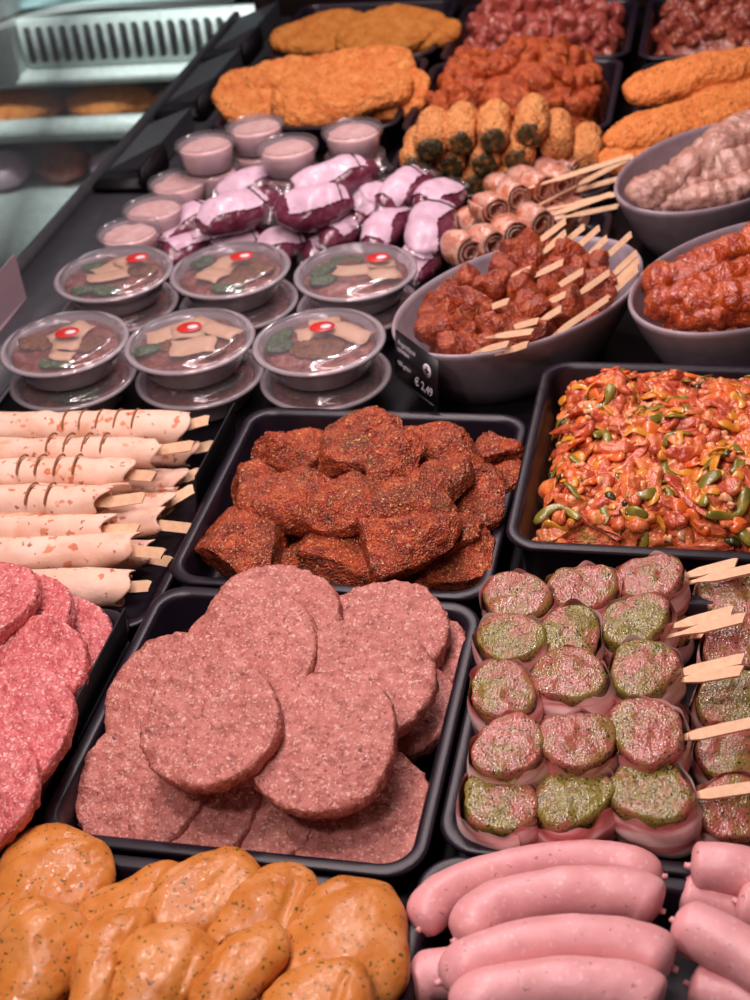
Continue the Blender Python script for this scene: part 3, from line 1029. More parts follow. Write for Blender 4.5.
def heap(name, label, cat, x0, x1, y0, y1, zb, top, mat, e=.05, seed=3, lump=.008, n=90, fine=(.003, 110)):
    xs, ys = np.meshgrid(np.linspace(x0, x1, n), np.linspace(y0, y1, n))
    zs = heap_h(xs, ys, x0, x1, y0, y1, zb, top, e, seed, lump)
    c = np.array([(x0 + x1) / 2, (y0 + y1) / 2, zb])
    V = np.stack([xs, ys, zs], -1).reshape(-1, 3) - c
    F = [(j * n + i, j * n + i + 1, (j + 1) * n + i + 1, (j + 1) * n + i) for j in range(n - 1) for i in range(n - 1)]
    V[:, 2] += fine[0] * fbm(V * fine[1], seed + 1, 3)
    nb_ = n * n
    border = [i for i in range(n)] + [j * n + n - 1 for j in range(1, n)] + [(n - 1) * n + i for i in range(n - 2, -1, -1)] + [j * n for j in range(n - 2, 0, -1)]
    Vb = V[border].copy()
    Vb[:, 2] = -.0005
    V = np.concatenate([V, Vb])
    m = len(border)
    for k in range(m):
        F.append((border[k], nb_ + k, nb_ + (k + 1) % m, border[(k + 1) % m]))
    F.append(tuple(nb_ + k for k in range(m))[::-1])
    o = obj(name, mesh(name, V, F, mat), None, c)
    return tag(o, label, cat, kind='stuff')


HP = dict(x0=PX0, x1=PX1, y0=PY0, y1=PY1, zb=.0045, top=.084, e=.060, seed=11, lump=.010)
heap('chopped_vegetable_mix', 'bed of finely chopped onion, pepper and meat under the strips', 'food', mat=M_MIXBED, **HP)


def strip_mesh(L, r, flat, bend, seed, mat, n=14, seg=10, amp=.0016):
    g = np.random.default_rng(seed)
    t = np.linspace(-.5, .5, n)
    P = np.stack([t * L, bend * L * (t * t * 4 - .5) + .04 * L * np.sin(t * 9 + seed), .06 * L * np.sin(t * 6 + seed * 2)], 1)
    R = capsule_r(n, r, .22, .45) * (1 + .28 * np.sin(np.linspace(0, 7, n) + seed * 1.7))
    V, F = tube(P, R, seg, flat, up=(.5 * math.sin(seed), .3, 1))
    if amp:
        V = rough(V, F, amp, 70, seed, 3)
        V = rough(V, F, amp * .35, 220, seed + 1, 2)
    return mesh('strip', V, F, mat)


KINDS = [
    ('meat_strip', 'glossy light red raw meat strip in the pepper mix', 'light red meat strips in the pepper mix', 'meat', 150,
     [strip_mesh(rng.uniform(.028, .055), rng.uniform(.0055, .0105), .45, rng.uniform(-.2, .2), 200 + k, M_STRIP, 24, 16, .0034) for k in range(4)] + [chunk_mesh(rng.uniform(.026, .048), rng.uniform(.012, .019), rng.uniform(.008, .012), 210 + k, M_STRIP, 4, 8, .0022) for k in range(5)]),
    ('dark_meat_strip', 'deeper red raw meat strip in the pepper mix', 'deep red meat strips in the pepper mix', 'meat', 75,
     [strip_mesh(rng.uniform(.034, .062), rng.uniform(.0055, .0085), .55, rng.uniform(-.2, .2), 220 + k, M_STRIPD, 24, 16, .0030) for k in range(3)] + [chunk_mesh(rng.uniform(.030, .052), rng.uniform(.010, .016), rng.uniform(.007, .010), 230 + k, M_STRIPD, 4, 8, .0022) for k in range(4)]),
    ('yellow_pepper_strip', 'yellow bell pepper strip in the meat mix', 'yellow pepper strips in the mix', 'pepper strip', 100,
     [strip_mesh(rng.uniform(.018, .040), rng.uniform(.0026, .0056), .3, rng.uniform(-.35, .35), 240 + k, M_YEL, 12, 8, .0004) for k in range(6)]),
    ('orange_pepper_piece', 'orange bell pepper piece in the meat mix', 'orange pepper pieces in the mix', 'pepper piece', 60,
     [strip_mesh(rng.uniform(.012, .028), rng.uniform(.0050, .0080), .3, rng.uniform(-.2, .2), 260 + k, M_ORA, 10, 8, .0006) for k in range(5)]),
    ('green_pepper_strip', 'olive green pepper strip in the meat mix', 'green pepper strips in the mix', 'pepper strip', 85,
     [strip_mesh(rng.uniform(.022, .046), rng.uniform(.0034, .0062), .3, rng.uniform(-.4, .4), 280 + k, M_LEEK, 14, 8, .0004) for k in range(7)]),
    ('dark_green_slice', 'dark green vegetable slice in the meat mix', 'dark green slices in the mix', 'vegetable slice', 42,
     [strip_mesh(rng.uniform(.010, .024), rng.uniform(.0028, .004), .5, rng.uniform(-.2, .2), 300 + k, M_DKG, 10, 8, .0005) for k in range(4)]),
    ('onion_piece', 'pale chopped onion piece in the meat mix', 'pale onion pieces in the mix', 'onion piece', 230,
     [strip_mesh(rng.uniform(.006, .016), rng.uniform(.0022, .004), .6, rng.uniform(-.3, .3), 320 + k, M_ONION, 8, 7, .0006) for k in range(6)]),
]
for name, lab, grp, cat, cnt, ms in KINDS:
    for k in range(cnt):
        x, y = rng.uniform(PX0 + .012, PX1 - .012), rng.uniform(PY0 + .010, PY1 - .012)
        z = float(heap_h(np.array([x]), np.array([y]), **HP)[0])
        gx = float(heap_h(np.array([x + .006]), np.array([y]), **HP)[0]) - float(heap_h(np.array([x - .006]), np.array([y]), **HP)[0])
        gy = float(heap_h(np.array([x]), np.array([y + .006]), **HP)[0]) - float(heap_h(np.array([x]), np.array([y - .006]), **HP)[0])
        nrm = Vector((-gx / .012, -gy / .012, 1)).normalized()
        a = rng.uniform(0, 2 * PI)
        d = Vector((math.cos(a), math.sin(a), rng.uniform(-.25, .25)))
        d = d - nrm * d.dot(nrm) + nrm * rng.uniform(-.15, .15)
        o = obj(name, ms[k % len(ms)])
        lift = {'meat_strip': .001, 'dark_meat_strip': .0035, 'onion_piece': .0055}.get(name, .006)
        o.matrix_world = basis(d, nrm + Vector((rng.uniform(-.3, .3), rng.uniform(-.3, .3), 0)), Vector((x, y, z)) + nrm * (lift + rng.uniform(-.001, .003)))
        tag(o, lab, cat, grp)

# ------------------------------------------------------------------ tortilla wraps


def wrap_mesh(L, r, seed):
    """a sheet rolled in a spiral along x from -L to 0; the open end at 0 is cut at a slant"""
    n, m = 60, 64
    V, F = [], []
    g = np.random.default_rng(seed)
    sl = g.uniform(-.5, .5)
    turns = 1.7
    for i in range(n + 1):
        t = i / n
        for j in range(m + 1):
            s = j / m
            an = s * turns * 2 * PI + seed
            rr = r * (1 - .40 * s)
            x = -L + t * (L + .007 * math.sin(an + sl) * t + .010 * (1 - s) + .004 * math.sin(3 * an + seed))
            rr *= 1 - .16 * max(0, (t - .80) / .20) ** 2 * (.5 + .5 * math.sin(an * 1.0 + seed))
            V.append((x, rr * math.cos(an) * 1.16, rr * math.sin(an) * .98))
    for i in range(n):
        for j in range(m):
            q = i * (m + 1) + j
            F.append((q, q + 1, q + m + 2, q + m + 1))
    V = np.array(V)
    V += .0016 * np.stack([fbm(V * 40, seed, 2), fbm(V * 40 + 5, seed, 2), fbm(V * 40 + 9, seed, 2)], 1)
    return mesh('tortilla', V, F, M_WRAP)


def make_wrap(a, b, z, r, stick_b, label, seed, L=.17, slits=0):
    p0, p1 = at(a[0], a[1], z), at(b[0], b[1], z)
    d = (p1 - p0).normalized()
    root = thing('tortilla_wrap', label, 'wrap')
    root.matrix_world = basis(d, (0, 0, 1), p1)
    w = obj('tortilla', wrap_mesh(L, r, seed), root)
    sm = w.modifiers.new('thick', 'SOLIDIFY')
    sm.thickness = .0012
    V, F = tube(np.array([(-L * .98, 0, 0), (-L * .5, 0, 0), (-.014, 0, 0), (-.004, 0, -.001)]), [r * .55, r * .58, r * .55, r * .3], 20)
    V = rough(V, F, .003, 90, seed, 2)
    obj('filling', mesh('filling', V, F, M_FILL), root)
    if stick_b:
        e = at(stick_b[0], stick_b[1], z)
        dd = e - p1
        so = obj('bamboo_stick', paddle_mesh(L * .8, dd.length + .007, .0105, .0036, .0035), root)
        so.matrix_local = root.matrix_world.inverted() @ basis(dd, (0, -.9, .8), p1)
    for k in range(slits):
        x = -L * .22 - k * .0185
        pts = [(x + .001 * math.sin(k + q), r * 1.16 * math.cos(q), r * .985 * math.sin(q) + .0004) for q in np.linspace(.5, 2.5, 14)]
        V, F = tube(np.array(pts), [.0004] + [.0011] * 12 + [.0004], 6, up=(1, 0, 0))
        obj('cut_line', mesh('cut_line', V, F, M_SLIT), root)
    return root


WR = [
    ((-20, 430), (178, 428), .066, .0190, (204, 421), 'rolled tortilla wrap at the very back, next to the salad tubs', 1, 5),
    ((-20, 452), (148, 452), .074, .0180, (188, 446), 'second tortilla wrap from the back with a folded end flap', 2, 4),
    ((-20, 475), (122, 474), .080, .0185, (150, 476), 'third tortilla wrap from the back, top of the stack', 3, 4),
    ((-20, 504), (96, 504), .080, .0190, (139, 498), 'tortilla wrap at mid height with dark cut marks', 4, 2),
    ((-20, 532), (98, 530), .066, .0170, (133, 529), 'tortilla wrap below the middle with a torn end', 5, 0),
    ((-20, 558), (122, 550), .056, .0175, (159, 553), 'second tortilla wrap from the front with a pointed corner', 6, 0),
    ((-20, 590), (118, 588), .046, .0180, (145, 586), 'tortilla wrap nearest the pink mince patties, red stains on top', 7, 0),
    ((-20, 462), (184, 452), .034, .0165, (209, 446), 'lower layer wrap at the back whose stick reaches the black card', 8, 0),
    ((-20, 490), (176, 482), .034, .0165, (195, 474), 'lower layer wrap second from the back', 9, 0),
    ((-20, 512), (160, 508), .040, .0165, (189, 491), 'lower layer wrap in the middle with a wide flat stick', 10, 0),
    ((-20, 536), (150, 524), .034, .0165, (187, 528), 'lower layer wrap second from the front', 11, 0),
    ((-20, 566), (138, 556), .028, .0160, (166, 561), 'lower layer wrap at the front on the bare tray', 12, 0),
]
for a, b, z, r, sb, lab, sd, sl in WR:
    make_wrap(a, b, z, r, sb, lab, sd, .20, sl)

# ------------------------------------------------------------------ salad tubs


def salad_tub(label, x, y, z, rz, variant, group=None):
    root = thing('salad_tub', label, 'salad tub', (x, y, z), rz, group)
    obj('tub', TUB, root)
    ld = obj('lid', LID, root)
    obj('lid_rim', LRIM, ld)
    obj('salad_bed', BED[variant % 3], root)
    for k, (cx, cy, r_, l, w, til) in enumerate(SAL[variant]['cheese']):
        c = obj('cheese_slice', CHE[k % 3], root, (cx, cy, .0470 + .0022 * k), (til, .06, r_))
        c.scale = (l / .04, w / .025, 1)
    for k, (cx, cy, r_) in enumerate(SAL[variant]['leaf']):
        obj('salad_leaf', LEAFM[k % 2], root, (cx, cy, .046), (0, 0, r_))
    for k, (cx, cy, s) in enumerate(SAL[variant]['brown']):
        b = obj('dressing', BRO, root, (cx, cy, .045), (0, 0, k))
        b.scale = (s, s * .75, .8)
    st = obj('sticker', STK, root, (*SAL[variant]['sticker'], .0612), (0, 0, .35 - rz))
    obj('sticker_emblem', EMB, st, (.0040, -.0012, .0008))
    root.scale = (1, 1, .74)
    return root


prof = [(0, .0015), (.045, .0015), (.050, 0), (.0525, .002), (.0535, .005), (.0555, .014), (.0585, .026), (.0605, .034), (.0625, .037), (.0650, .044), (.0715, .0455), (.0722, .0435)]
rib = [0, 0, 0, 0, .0005, .0012, .0012, .0005, 0, 0, 0, 0]
TUB = mesh('tub', *lathe(prof[::-1], 144, ribs=rib[::-1]), M_CLEARB)
prof = [(.0730, .0415), (.0742, .0425), (.0742, .0462), (.0728, .0486), (.0700, .0490), (.0680, .0476), (.0660, .0478), (.0640, .0530), (.0610, .0574), (.0575, .0592), (.0520, .0604), (.0450, .0607), (.030, .0608), (.015, .0608), (0, .0608)]
LID = mesh('lid', *lathe(prof[5:], 96), M_CLEAR)
M_RIM = clear('clear_plastic_rim', (.88, .85, .87), .36, (.86, .76, .80), gloss=2.4, r=.12)
LRIM = mesh('lid_rim', *lathe(prof[:6], 96), M_RIM)
BED = []
for k in range(3):
    V, F = lathe([(0, .044)] + [(.061 * t, .044 - .006 * t * t) for t in np.linspace(.1, 1, 12)] + [(.0560, .022), (.0535, .014), (.050, .006), (0, .006)], 64)
    V = np.where((V[:, 2] > .03)[:, None], rough(V, F, .0018, 70, k), V)
    BED.append(mesh('bed', V, F, M_PINKSAUCE))
CHE = []
for k in range(3):
    V, F = box(.04, .025, .0018, bev=.0006)
    bm = bmesh.new()
    me_ = mesh('cheese', V, F, M_CHEESE)
    bm.from_mesh(me_)
    bmesh.ops.subdivide_edges(bm, edges=bm.edges[:], cuts=3, use_grid_fill=True)
    for v in bm.verts:
        v.co.z += .0022 * math.sin(v.co.x * 90 + k * 2) + .0015 * math.sin(v.co.y * 150 + k)
        v.co.x += .0016 * math.sin(v.co.y * 260 + k * 3)
        v.co.y += .0012 * math.sin(v.co.x * 230 + k * 3)
    bm.to_mesh(me_)
    bm.free()
    CHE.append(me_)
LEAFM = []
for k in range(2):
    V, F = ico(5)
    V = V * (.020, .013, .004)
    V = rough(V, F, .0035, 95, 40 + k, 3)
    LEAFM.append(mesh('leaf', V, F, M_LEAF))
V, F = ico(5)
V = rough(V * (.022, .022, .006), F, .0035, 130, 77, 3)
BRO = mesh('dressing', V, F, M_BROWN)
STK = mesh('sticker', *lathe([(0, .0004), (.0125, .0004), (.0127, 0), (0, 0)], 40, 1.12, .92), M_STICKER)
EMB = mesh('emblem', *lathe([(0, .0003), (.0055, .0003), (.0056, 0), (0, 0)], 28, 1.1, .8), M_WHITEPRINT)

SAL = [
    dict(cheese=[(.004, .022, 1.3, .045, .026, .05), (.006, -.006, .2, .032, .028, 0), (.012, -.034, .1, .026, .020, 0), (-.006, .008, .9, .03, .02, 0)], leaf=[(.006, -.044, 0)], brown=[(-.032, .004, 1.2), (.032, -.004, .8)], sticker=(.004, .004)),
    dict(cheese=[(-.030, .012, .6, .048, .028, .05), (-.006, .030, .9, .045, .026, 0), (.032, .018, -.3, .045, .026, 0), (.012, -.022, .3, .050, .030, .05), (-.002, .002, .3, .036, .02, 0)], leaf=[(-.044, -.022, .5)], brown=[(-.014, -.010, .9), (.032, -.02, .8)], sticker=(-.002, .010)),
    dict(cheese=[(-.008, .020, .6, .044, .026, 0), (.030, .016, -.4, .052, .026, .05), (-.002, .036, .5, .036, .022, 0)], leaf=[(-.046, .008, 1.2), (-.04, -.012, .2)], brown=[(.002, -.014, 1.35), (.008, .042, .7), (-.016, -.018, .8)], sticker=(.002, .012)),
    dict(cheese=[(-.002, .012, .9, .052, .036, 0), (.012, .026, .9, .034, .03, 0), (-.002, -.014, .6, .05, .026, 0)], leaf=[(-.03, .02, .4), (.008, -.044, 0), (-.020, -.042, .2)], brown=[(.034, .010, .9)], sticker=(.026, .020)),
    dict(cheese=[(-.010, .008, 1.1, .040, .030, 0), (-.016, -.018, 1.2, .036, .032, 0)], leaf=[(.010, -.046, 0), (-.04, .02, 1)], brown=[(.030, .004, 1.1), (.020, -.020, .9)], sticker=(.012, .014)),
    dict(cheese=[(.004, .002, .1, .058, .020, .1), (.038, -.012, .5, .036, .026, 0), (.030, .012, .4, .032, .018, 0)], leaf=[(-.040, .006, 1.0), (-.034, -.022, .4), (-.018, .030, .1)], brown=[(-.012, .022, .6)], sticker=(.026, .014)),
]
TUBS = [
    (-.237, .677, 'front row salad tub at the far left, brown dressing under the lid, red sticker', 0),
    (-.090, .688, 'front row middle salad tub covered with several cheese slices', 1),
    (.059, .692, 'front row right salad tub with green leaf and brown dressing, next to the price card', 2),
    (-.241, .848, 'back row salad tub at the left with one large cheese slice', 3),
    (-.094, .860, 'back row middle salad tub with two cheese squares', 4),
    (.063, .858, 'back row right salad tub with green leaf and a folded cheese slice', 5),
]
UPZ = .0452
for i, (x, y, lab, vr) in enumerate(TUBS):
    salad_tub(lab, x, y, UPZ + .001, 0.0, vr)
    bx = x + rng.uniform(-.004, .006)
    salad_tub(['lower tub beneath the front left salad tub', 'lower tub beneath the front middle salad tub', 'lower tub beneath the front right salad tub',
               'lower tub beneath the back left salad tub', 'lower tub beneath the back middle salad tub', 'lower tub beneath the back right salad tub'][i],
              bx, y + .002, .0005, 2.0 + i, (vr + 2) % 6)

# ------------------------------------------------------------------ sauce cups
CP = [(0, 0), (.032, 0), (.034, .002), (.039, .030), (.0395, .033)]
CUPM = mesh('cup', *lathe(CP[::-1], 56), M_CUP)
CLID = mesh('cup_lid', *lathe([(.0405, .029), (.0425, .030), (.0432, .034), (.0425, .0375), (.0400, .0382), (.0385, .0362), (.036, .0358), (.018, .0358), (0, .0358)], 56), M_CUPLID)
CSM = []
for k in range(3):
    V, F = lathe([(0, .033), (.012, .0325), (.024, .032), (.032, .031), (.0360, .028), (.0352, .014), (.0325, .003), (0, .003)], 48)
    V = np.where((V[:, 2] > .025)[:, None], rough(V, F, .0022, 75, k), V)
    CSM.append(mesh('cup_sauce', V, F, M_SAUCE))


def cup(label, x, y, z, k):
    r = thing('sauce_cup', label, 'sauce cup', (x, y, z), k * 1.3)
    obj('cup', CUPM, r)
    obj('lid', CLID, r)
    obj('sauce', CSM[k % 3], r)
    r.scale = (1.0, 1.0, 1.0)


CUPS = [((128, 231), .074, 2, 'pair of sauce cups nearest the back left salad tub'), ((153, 207), .074, 2, 'second sauce cup pair counted from the salad tubs'),
        ((178, 181), .074, 2, 'sauce cup pair beside the tall left stack'), ((205, 143), .112, 3, 'stack of sauce cups at the left beside the slate ledge'),
        ((255, 125), .112, 3, 'stack of sauce cups farthest back against the orange cutlets'), ((287, 146), .112, 3, 'middle stack of sauce cups in front of the orange cutlets'),
        ((352, 130), .112, 3, 'stack of sauce cups at the right behind the purple packs')]
for i, ((u, v), zt, n, lab) in enumerate(CUPS):
    p = at(u, v, zt)
    for k in range(n):
        l2 = ('top cup of the ' if k == n - 1 else 'bottom cup of the ' if k == 0 else 'middle cup of the ') + lab
        cup(l2, p.x, p.y, .0383 * k + .0005, i + k)

# ------------------------------------------------------------------ vacuum packed sausages


def pack(u, v, z, du, dv, W, lab, seed, face=0.0):
    """a purple sausage portion in film with a white paper label; (du, dv) half its length in the photo"""
    p0, p1 = at(u - du, v - dv, z), at(u + du, v + dv, z)
    d = p1 - p0
    L = d.length
    root = thing('sausage_pack', lab, 'packed sausage')
    root.matrix_world = basis(d, Vector((0, 0, 1)) + Vector((.2, -.45, 0)) * (1 + face), (p0 + p1) / 2)
    H = W * .62
    g = np.random.default_rng(seed)

    def surf(k):
        V, F = ico(5)
        x, y, zz = V.T
        e = .55
        V = np.stack([np.sign(x) * np.abs(x) ** .85 * L / 2, np.sign(y) * np.abs(y) ** .85 * W / 2 * (1 - .22 * x * x), np.sign(zz) * np.abs(zz) ** .9 * H / 2 * (1 - .2 * x * x)], 1)
        return V, F
    V, F = surf(0)
    V = rough(V, F, .0035, 30, seed, 3)
    obj('sausage', mesh('sausage', V, F, M_VAC), root)
    # label: the part of the surface facing up, pushed out a little
    c0 = g.uniform(-.12, .12)
    half = g.uniform(.34, .42)
    n = normals(V, F)
    Vo = V + n * .0022
    sel = lambda q: (Vo[q][0] / L > c0 - half) and (Vo[q][0] / L < c0 + half) and (Vo[q][1] > -.24 * W + .10 * W * math.sin(Vo[q][0] * 60 + seed)) and (Vo[q][2] > -.3 * H)
    Fl = [f for f in F if all(sel(q) for q in f)]
    used = sorted({q for f in Fl for q in f})
    mp = {q: i for i, q in enumerate(used)}
    Vl = Vo[used]
    lm = obj('paper_label', mesh('label', Vl, [tuple(mp[q] for q in f) for f in Fl], M_LABEL), root)
    # dark printed line round the label end
    xl = (c0 + half - .10) * L
    sect = Vl[np.abs(Vl[:, 0] - xl) < L * .06]
    if len(sect) > 4:
        o_ = np.argsort(sect[:, 1])
        ys = np.linspace(sect[o_[0], 1], sect[o_[-1], 1], 14)
        zz = np.interp(ys, sect[o_, 1], sect[o_, 2]) + .0012
        Vt, Ft = tube(np.stack([np.full(14, xl), ys, zz], 1), np.full(14, .0011), 6)
        obj('printed_line', mesh('line', Vt, Ft, M_BLACKPRINT), lm)
    # pinched film at both ends
    for sgn in (-1, 1):
        V2, F2 = tube(np.array([(sgn * L * .44, 0, 0), (sgn * L * .52, 0, .002), (sgn * L * .60, .003, .003)]), [W * .28, W * .24, W * .30], 16, .18)
        V2 = rough(V2, F2, .002, 90, seed + 3, 2)
        obj('film_end', mesh('film', V2, F2, M_FILM), root)
    return root


PK = [
    (238, 212, .070, 40, -17, .062, 'purple sausage pack with a slanted white label lying front left on the heap'),
    (314, 208, .074, 42, -8, .064, 'purple sausage pack lying lengthwise front centre on the heap'),
    (334, 178, .080, 44, -12, .056, 'purple sausage pack on top at the back of the heap'),
    (258, 184, .062, 42, -10, .050, 'mostly white labelled pack behind the front left purple pack'),
    (186, 224, .040, 34, -18, .052, 'labelled pack at the far left beside the single sauce cups'),
    (186, 250, .028, 26, -14, .046, 'dark purple pack low at the far left above the salad tubs'),
    (286, 244, .030, 30, -10, .050, 'purple pack low in the centre behind the middle salad tub'),
    (240, 244, .030, 30, -10, .048, 'pale labelled pack low behind the left salad tubs'),
    (350, 226, .040, 26, -20, .050, 'pack under the front centre one with a white label'),
    (405, 190, .062, 24, -16, .056, 'pack standing at the back right beside the spinach rolls'),
    (388, 228, .040, 18, -22, .056, 'white labelled pack low at the right of the heap'),
    (432, 228, .052, 12, -26, .062, 'pack with a large white label at the right edge of the heap'),
    (440, 200, .058, 18, -14, .054, 'pack at the back of the right edge with a dark line'),
    (420, 262, .034, 10, -20, .052, 'white labelled pack lowest at the right behind the back right salad tub'),
    (372, 204, .050, 16, -20, .048, 'dark purple pack end showing between the centre packs'),
    (330, 250, .020, 26, -8, .046, 'purple pack at the bottom behind the right salad tub'),
]
for i, a in enumerate(PK):
    pack(*a, seed=400 + i)

# ------------------------------------------------------------------ oval bowls
BA, BB, BANG = .165, .103, math.radians(50)
bprof = [(0, .001), (.55, .001), (.66, 0), (.70, .003), (.80, .028), (.915, .058), (.99, .082), (1.0, .0865), (.992, .090), (.972, .0895), (.955, .084), (.885, .060), (.77, .030), (.66, .012), (.5, .007), (0, .007)]
BOWL = mesh('bowl', *lathe([(r * 1.0, z) for r, z in bprof[::-1]], 120, BA, BB), M_BOWL)


def bowl(label, x, y, ang=BANG):
    o = obj('oval_bowl', BOWL, None, (x, y, .0), (0, 0, ang))
    return tag(o, label, 'bowl')


bowl('grey oval bowl holding the dark red meat skewers, behind the price card', .268, .792)
bowl('grey oval bowl holding the glossy red meat strands, right edge of the photo', .520, .848)
bowl('grey oval bowl holding the pale raw meat twists, upper right', .476, 1.146, math.radians(56))


def bowl_bed(label, x, y, mat, ang, top=.07, name='marinade_bed'):
    V, F = lathe([(0, top)] + [(t, .03 + (top - .03) * math.cos(t * 1.5)) for t in np.linspace(.08, .76, 16)] + [(.70, .030), (.61, .0145), (.5, .0085), (0, .0085)], 90, BA * .965, BB * .965)
    V = np.where((V[:, 2] > .034)[:, None], V + np.stack([0 * V[:, 0], 0 * V[:, 0], .006 * fbm(V * 50, 5, 3)], 1), V)
    o = obj(name, mesh(name, V, F, mat), None, (x, y, 0), (0, 0, ang))
    return tag(o, label, 'meat', kind='stuff')


bowl_bed('mass of small marinated meat pieces lying under the red skewers', .268, .792, M_SKEWMEAT, BANG, .058, 'marinated_meat')

SKM = [chunk_mesh(.030, .027, .022, 500 + k, M_SKEWMEAT, 4, 5, .003) for k in range(8)]


def skewer_A(s, e, z, label, k, n=4):
    f = lambda q: (380 + q[0] / 2.679, 220 + q[1] / 2.679)
    s, e = f(s), f(e)
    p0, p1 = at(*s, z), at(*e, z + .012)
    d = (p1 - p0)
    root = thing('meat_skewer', label, 'meat skewer', p0)
    so = obj('bamboo_stick', paddle_mesh(.055 if z > .1 or n > 4 else .012, d.length, .0068, .003, .003), root)
    so.matrix_local = basis(d, (.3, -.7, .7))
    dn = d.normalized()
    for j in range(n):
        q = -dn * (.010 + .021 * j) + Vector((rng.uniform(-.003, .003), rng.uniform(-.003, .003), .0))
        wp = p0 + q
        q.z -= .004 * j
        # keep the meat inside the bowl
        lx, ly = wp.x - .268, wp.y - .792
        c, s_ = math.cos(-BANG), math.sin(-BANG)
        ax, ay = (lx * c - ly * s_) / BA, (lx * s_ + ly * c) / BB
        rr = math.hypot(ax, ay)
        if rr > .74:
            continue
        m = obj('meat_cube', SKM[(k + j * 3) % 8], root, q, (rng.uniform(0, 6), rng.uniform(0, 6), rng.uniform(0, 6)))
        m.scale = [rng.uniform(.95, 1.3)] * 3


SA = [
    ((340, 160), (408, 128), .112, 'red meat skewer with its short stick end in the middle of the bowl'),
    ((415, 150), (495, 110), .112, 'red meat skewer right of the short middle stick'),
    ((420, 62), (500, 0), .120, 'red meat skewer leaning highest at the back of the bowl'),
    ((435, 90), (500, 30), .116, 'red meat skewer with a broad paddle just below the highest'),
    ((470, 80), (550, 15), .104, 'red meat skewer third along the back of the bowl'),
    ((515, 85), (590, 18), .104, 'red meat skewer fourth along the back of the bowl'),
    ((550, 105), (610, 45), .098, 'red meat skewer fifth along the back, narrower stick'),
    ((600, 105), (675, 35), .098, 'red meat skewer with the long light paddle at the back right'),
    ((465, 185), (548, 133), .106, 'red meat skewer pointing up right from the middle of the heap'),
    ((530, 200), (618, 137), .098, 'red meat skewer with a long thin handle right of the middle'),
    ((620, 150), (690, 85), .096, 'red meat skewer uppermost of the three at the right rim'),
    ((620, 178), (695, 105), .090, 'red meat skewer in the middle of the three at the right rim'),
    ((608, 208), (692, 128), .086, 'red meat skewer lowest of the three at the right rim'),
    ((440, 228), (503, 195), .100, 'red meat skewer with a short stick in the lower middle'),
    ((282, 240), (350, 215), .108, 'red meat skewer with the leftmost short stick'),
    ((425, 275), (490, 233), .094, 'red meat skewer with a broad light paddle near the front rim'),
    ((350, 290), (430, 268), .094, 'red meat skewer pointing right near the front of the bowl'),
    ((310, 312), (415, 298), .097, 'red meat skewer lying almost level near the front rim'),
    ((272, 350), (350, 330), .099, 'red meat skewer at the front rim on the left'),
    ((335, 354), (402, 330), .097, 'red meat skewer lowest at the front rim'),
    ((475, 302), (614, 207), .088, 'red meat skewer with the longest handle along the front right rim'),
]
for k, (s, e, z, lab) in enumerate(SA):
    skewer_A(s, e, z, lab, k)
lo = [chunk_mesh(.034, .030, .026, 540 + k, M_SKEWMEAT, 4, 5, .003) for k in range(5)]
for k, (u, v, z) in enumerate([(418, 322, .082), (435, 308, .092), (452, 292, .098), (470, 280, .104), (440, 328, .086), (425, 338, .078), (460, 318, .098), (478, 305, .108), (495, 290, .112), (500, 268, .112), (515, 255, .118), (527, 245, .120), (450, 345, .082), (475, 350, .084), (505, 340, .088), (488, 325, .098), (512, 315, .102), (535, 305, .100), (550, 285, .104), (575, 285, .096), (590, 265, .098), (560, 262, .106), (462, 300, .104), (410, 330, .078), (520, 288, .112), (540, 270, .110), (490, 345, .086), (545, 322, .090), (445, 315, .094), (470, 338, .090)]):
    p = at(u, v, z - .008)
    lx, ly = p.x - .268, p.y - .792
    c, s_ = math.cos(-BANG), math.sin(-BANG)
    rr = math.hypot((lx * c - ly * s_) / BA, (lx * s_ + ly * c) / BB)
    if rr > .70:
        p.x, p.y = .268 + lx * .70 / rr, .792 + ly * .70 / rr
        p.z = max(p.z, .078)
    o = obj('marinated_meat_cube', lo[k % 5], None, p, (rng.uniform(0, 6), rng.uniform(0, 6), rng.uniform(0, 6)))
    o.scale = [rng.uniform(.85, 1.2)] * 3
    tag(o, 'small dark red marinated meat cube in the skewer bowl', 'meat', 'meat cubes in the skewer bowl')


def twist(ctrl, r, lab, seed, mat, name, cat='meat', lobes=7, amp=.07):
    P = crom([at(*c) for c in ctrl], 90)
    c = P.mean(0)
    t = np.linspace(0, 1, 90)
    R = capsule_r(90, r, .10, .25) * (1 + amp * np.sin(t * lobes * 2 * PI + seed + 1.5 * np.sin(t * 9 + seed)) + .06 * np.sin(t * 17 + seed))
    V, F = tube(P - c, R, 32, .85)
    V = rough(V, F, .0055, 36, seed, 3)
    V = rough(V, F, .0018, 120, seed + 2, 3)
    o = obj(name, mesh(name, V, F, mat), None, c)
    return tag(o, lab, cat)


bowl_bed('red glaze and meat lying under the strands', .520, .848, M_DRUM, BANG, .062, 'glazed_meat')
twist([(648, 288, .082), (690, 272, .098), (750, 245, .112), (800, 225, .112)], .021, 'glossy red meat strand at the back of the right bowl', 1, M_DRUM, 'glazed_meat_strand')
twist([(645, 308, .090), (690, 298, .108), (750, 270, .120), (810, 248, .116)], .020, 'glossy red meat strand, second from the back of the right bowl', 2, M_DRUM, 'glazed_meat_strand')
twist([(656, 312, .090), (700, 301, .106), (760, 296, .112), (815, 280, .106)], .019, 'glossy red meat strand, third from the back of the right bowl', 3, M_DRUM, 'glazed_meat_strand')
twist([(676, 316, .086), (716, 314, .096), (770, 304, .098), (810, 292, .09)], .018, 'glossy red meat strand nearest the front rim of the right bowl', 4, M_DRUM, 'glazed_meat_strand')

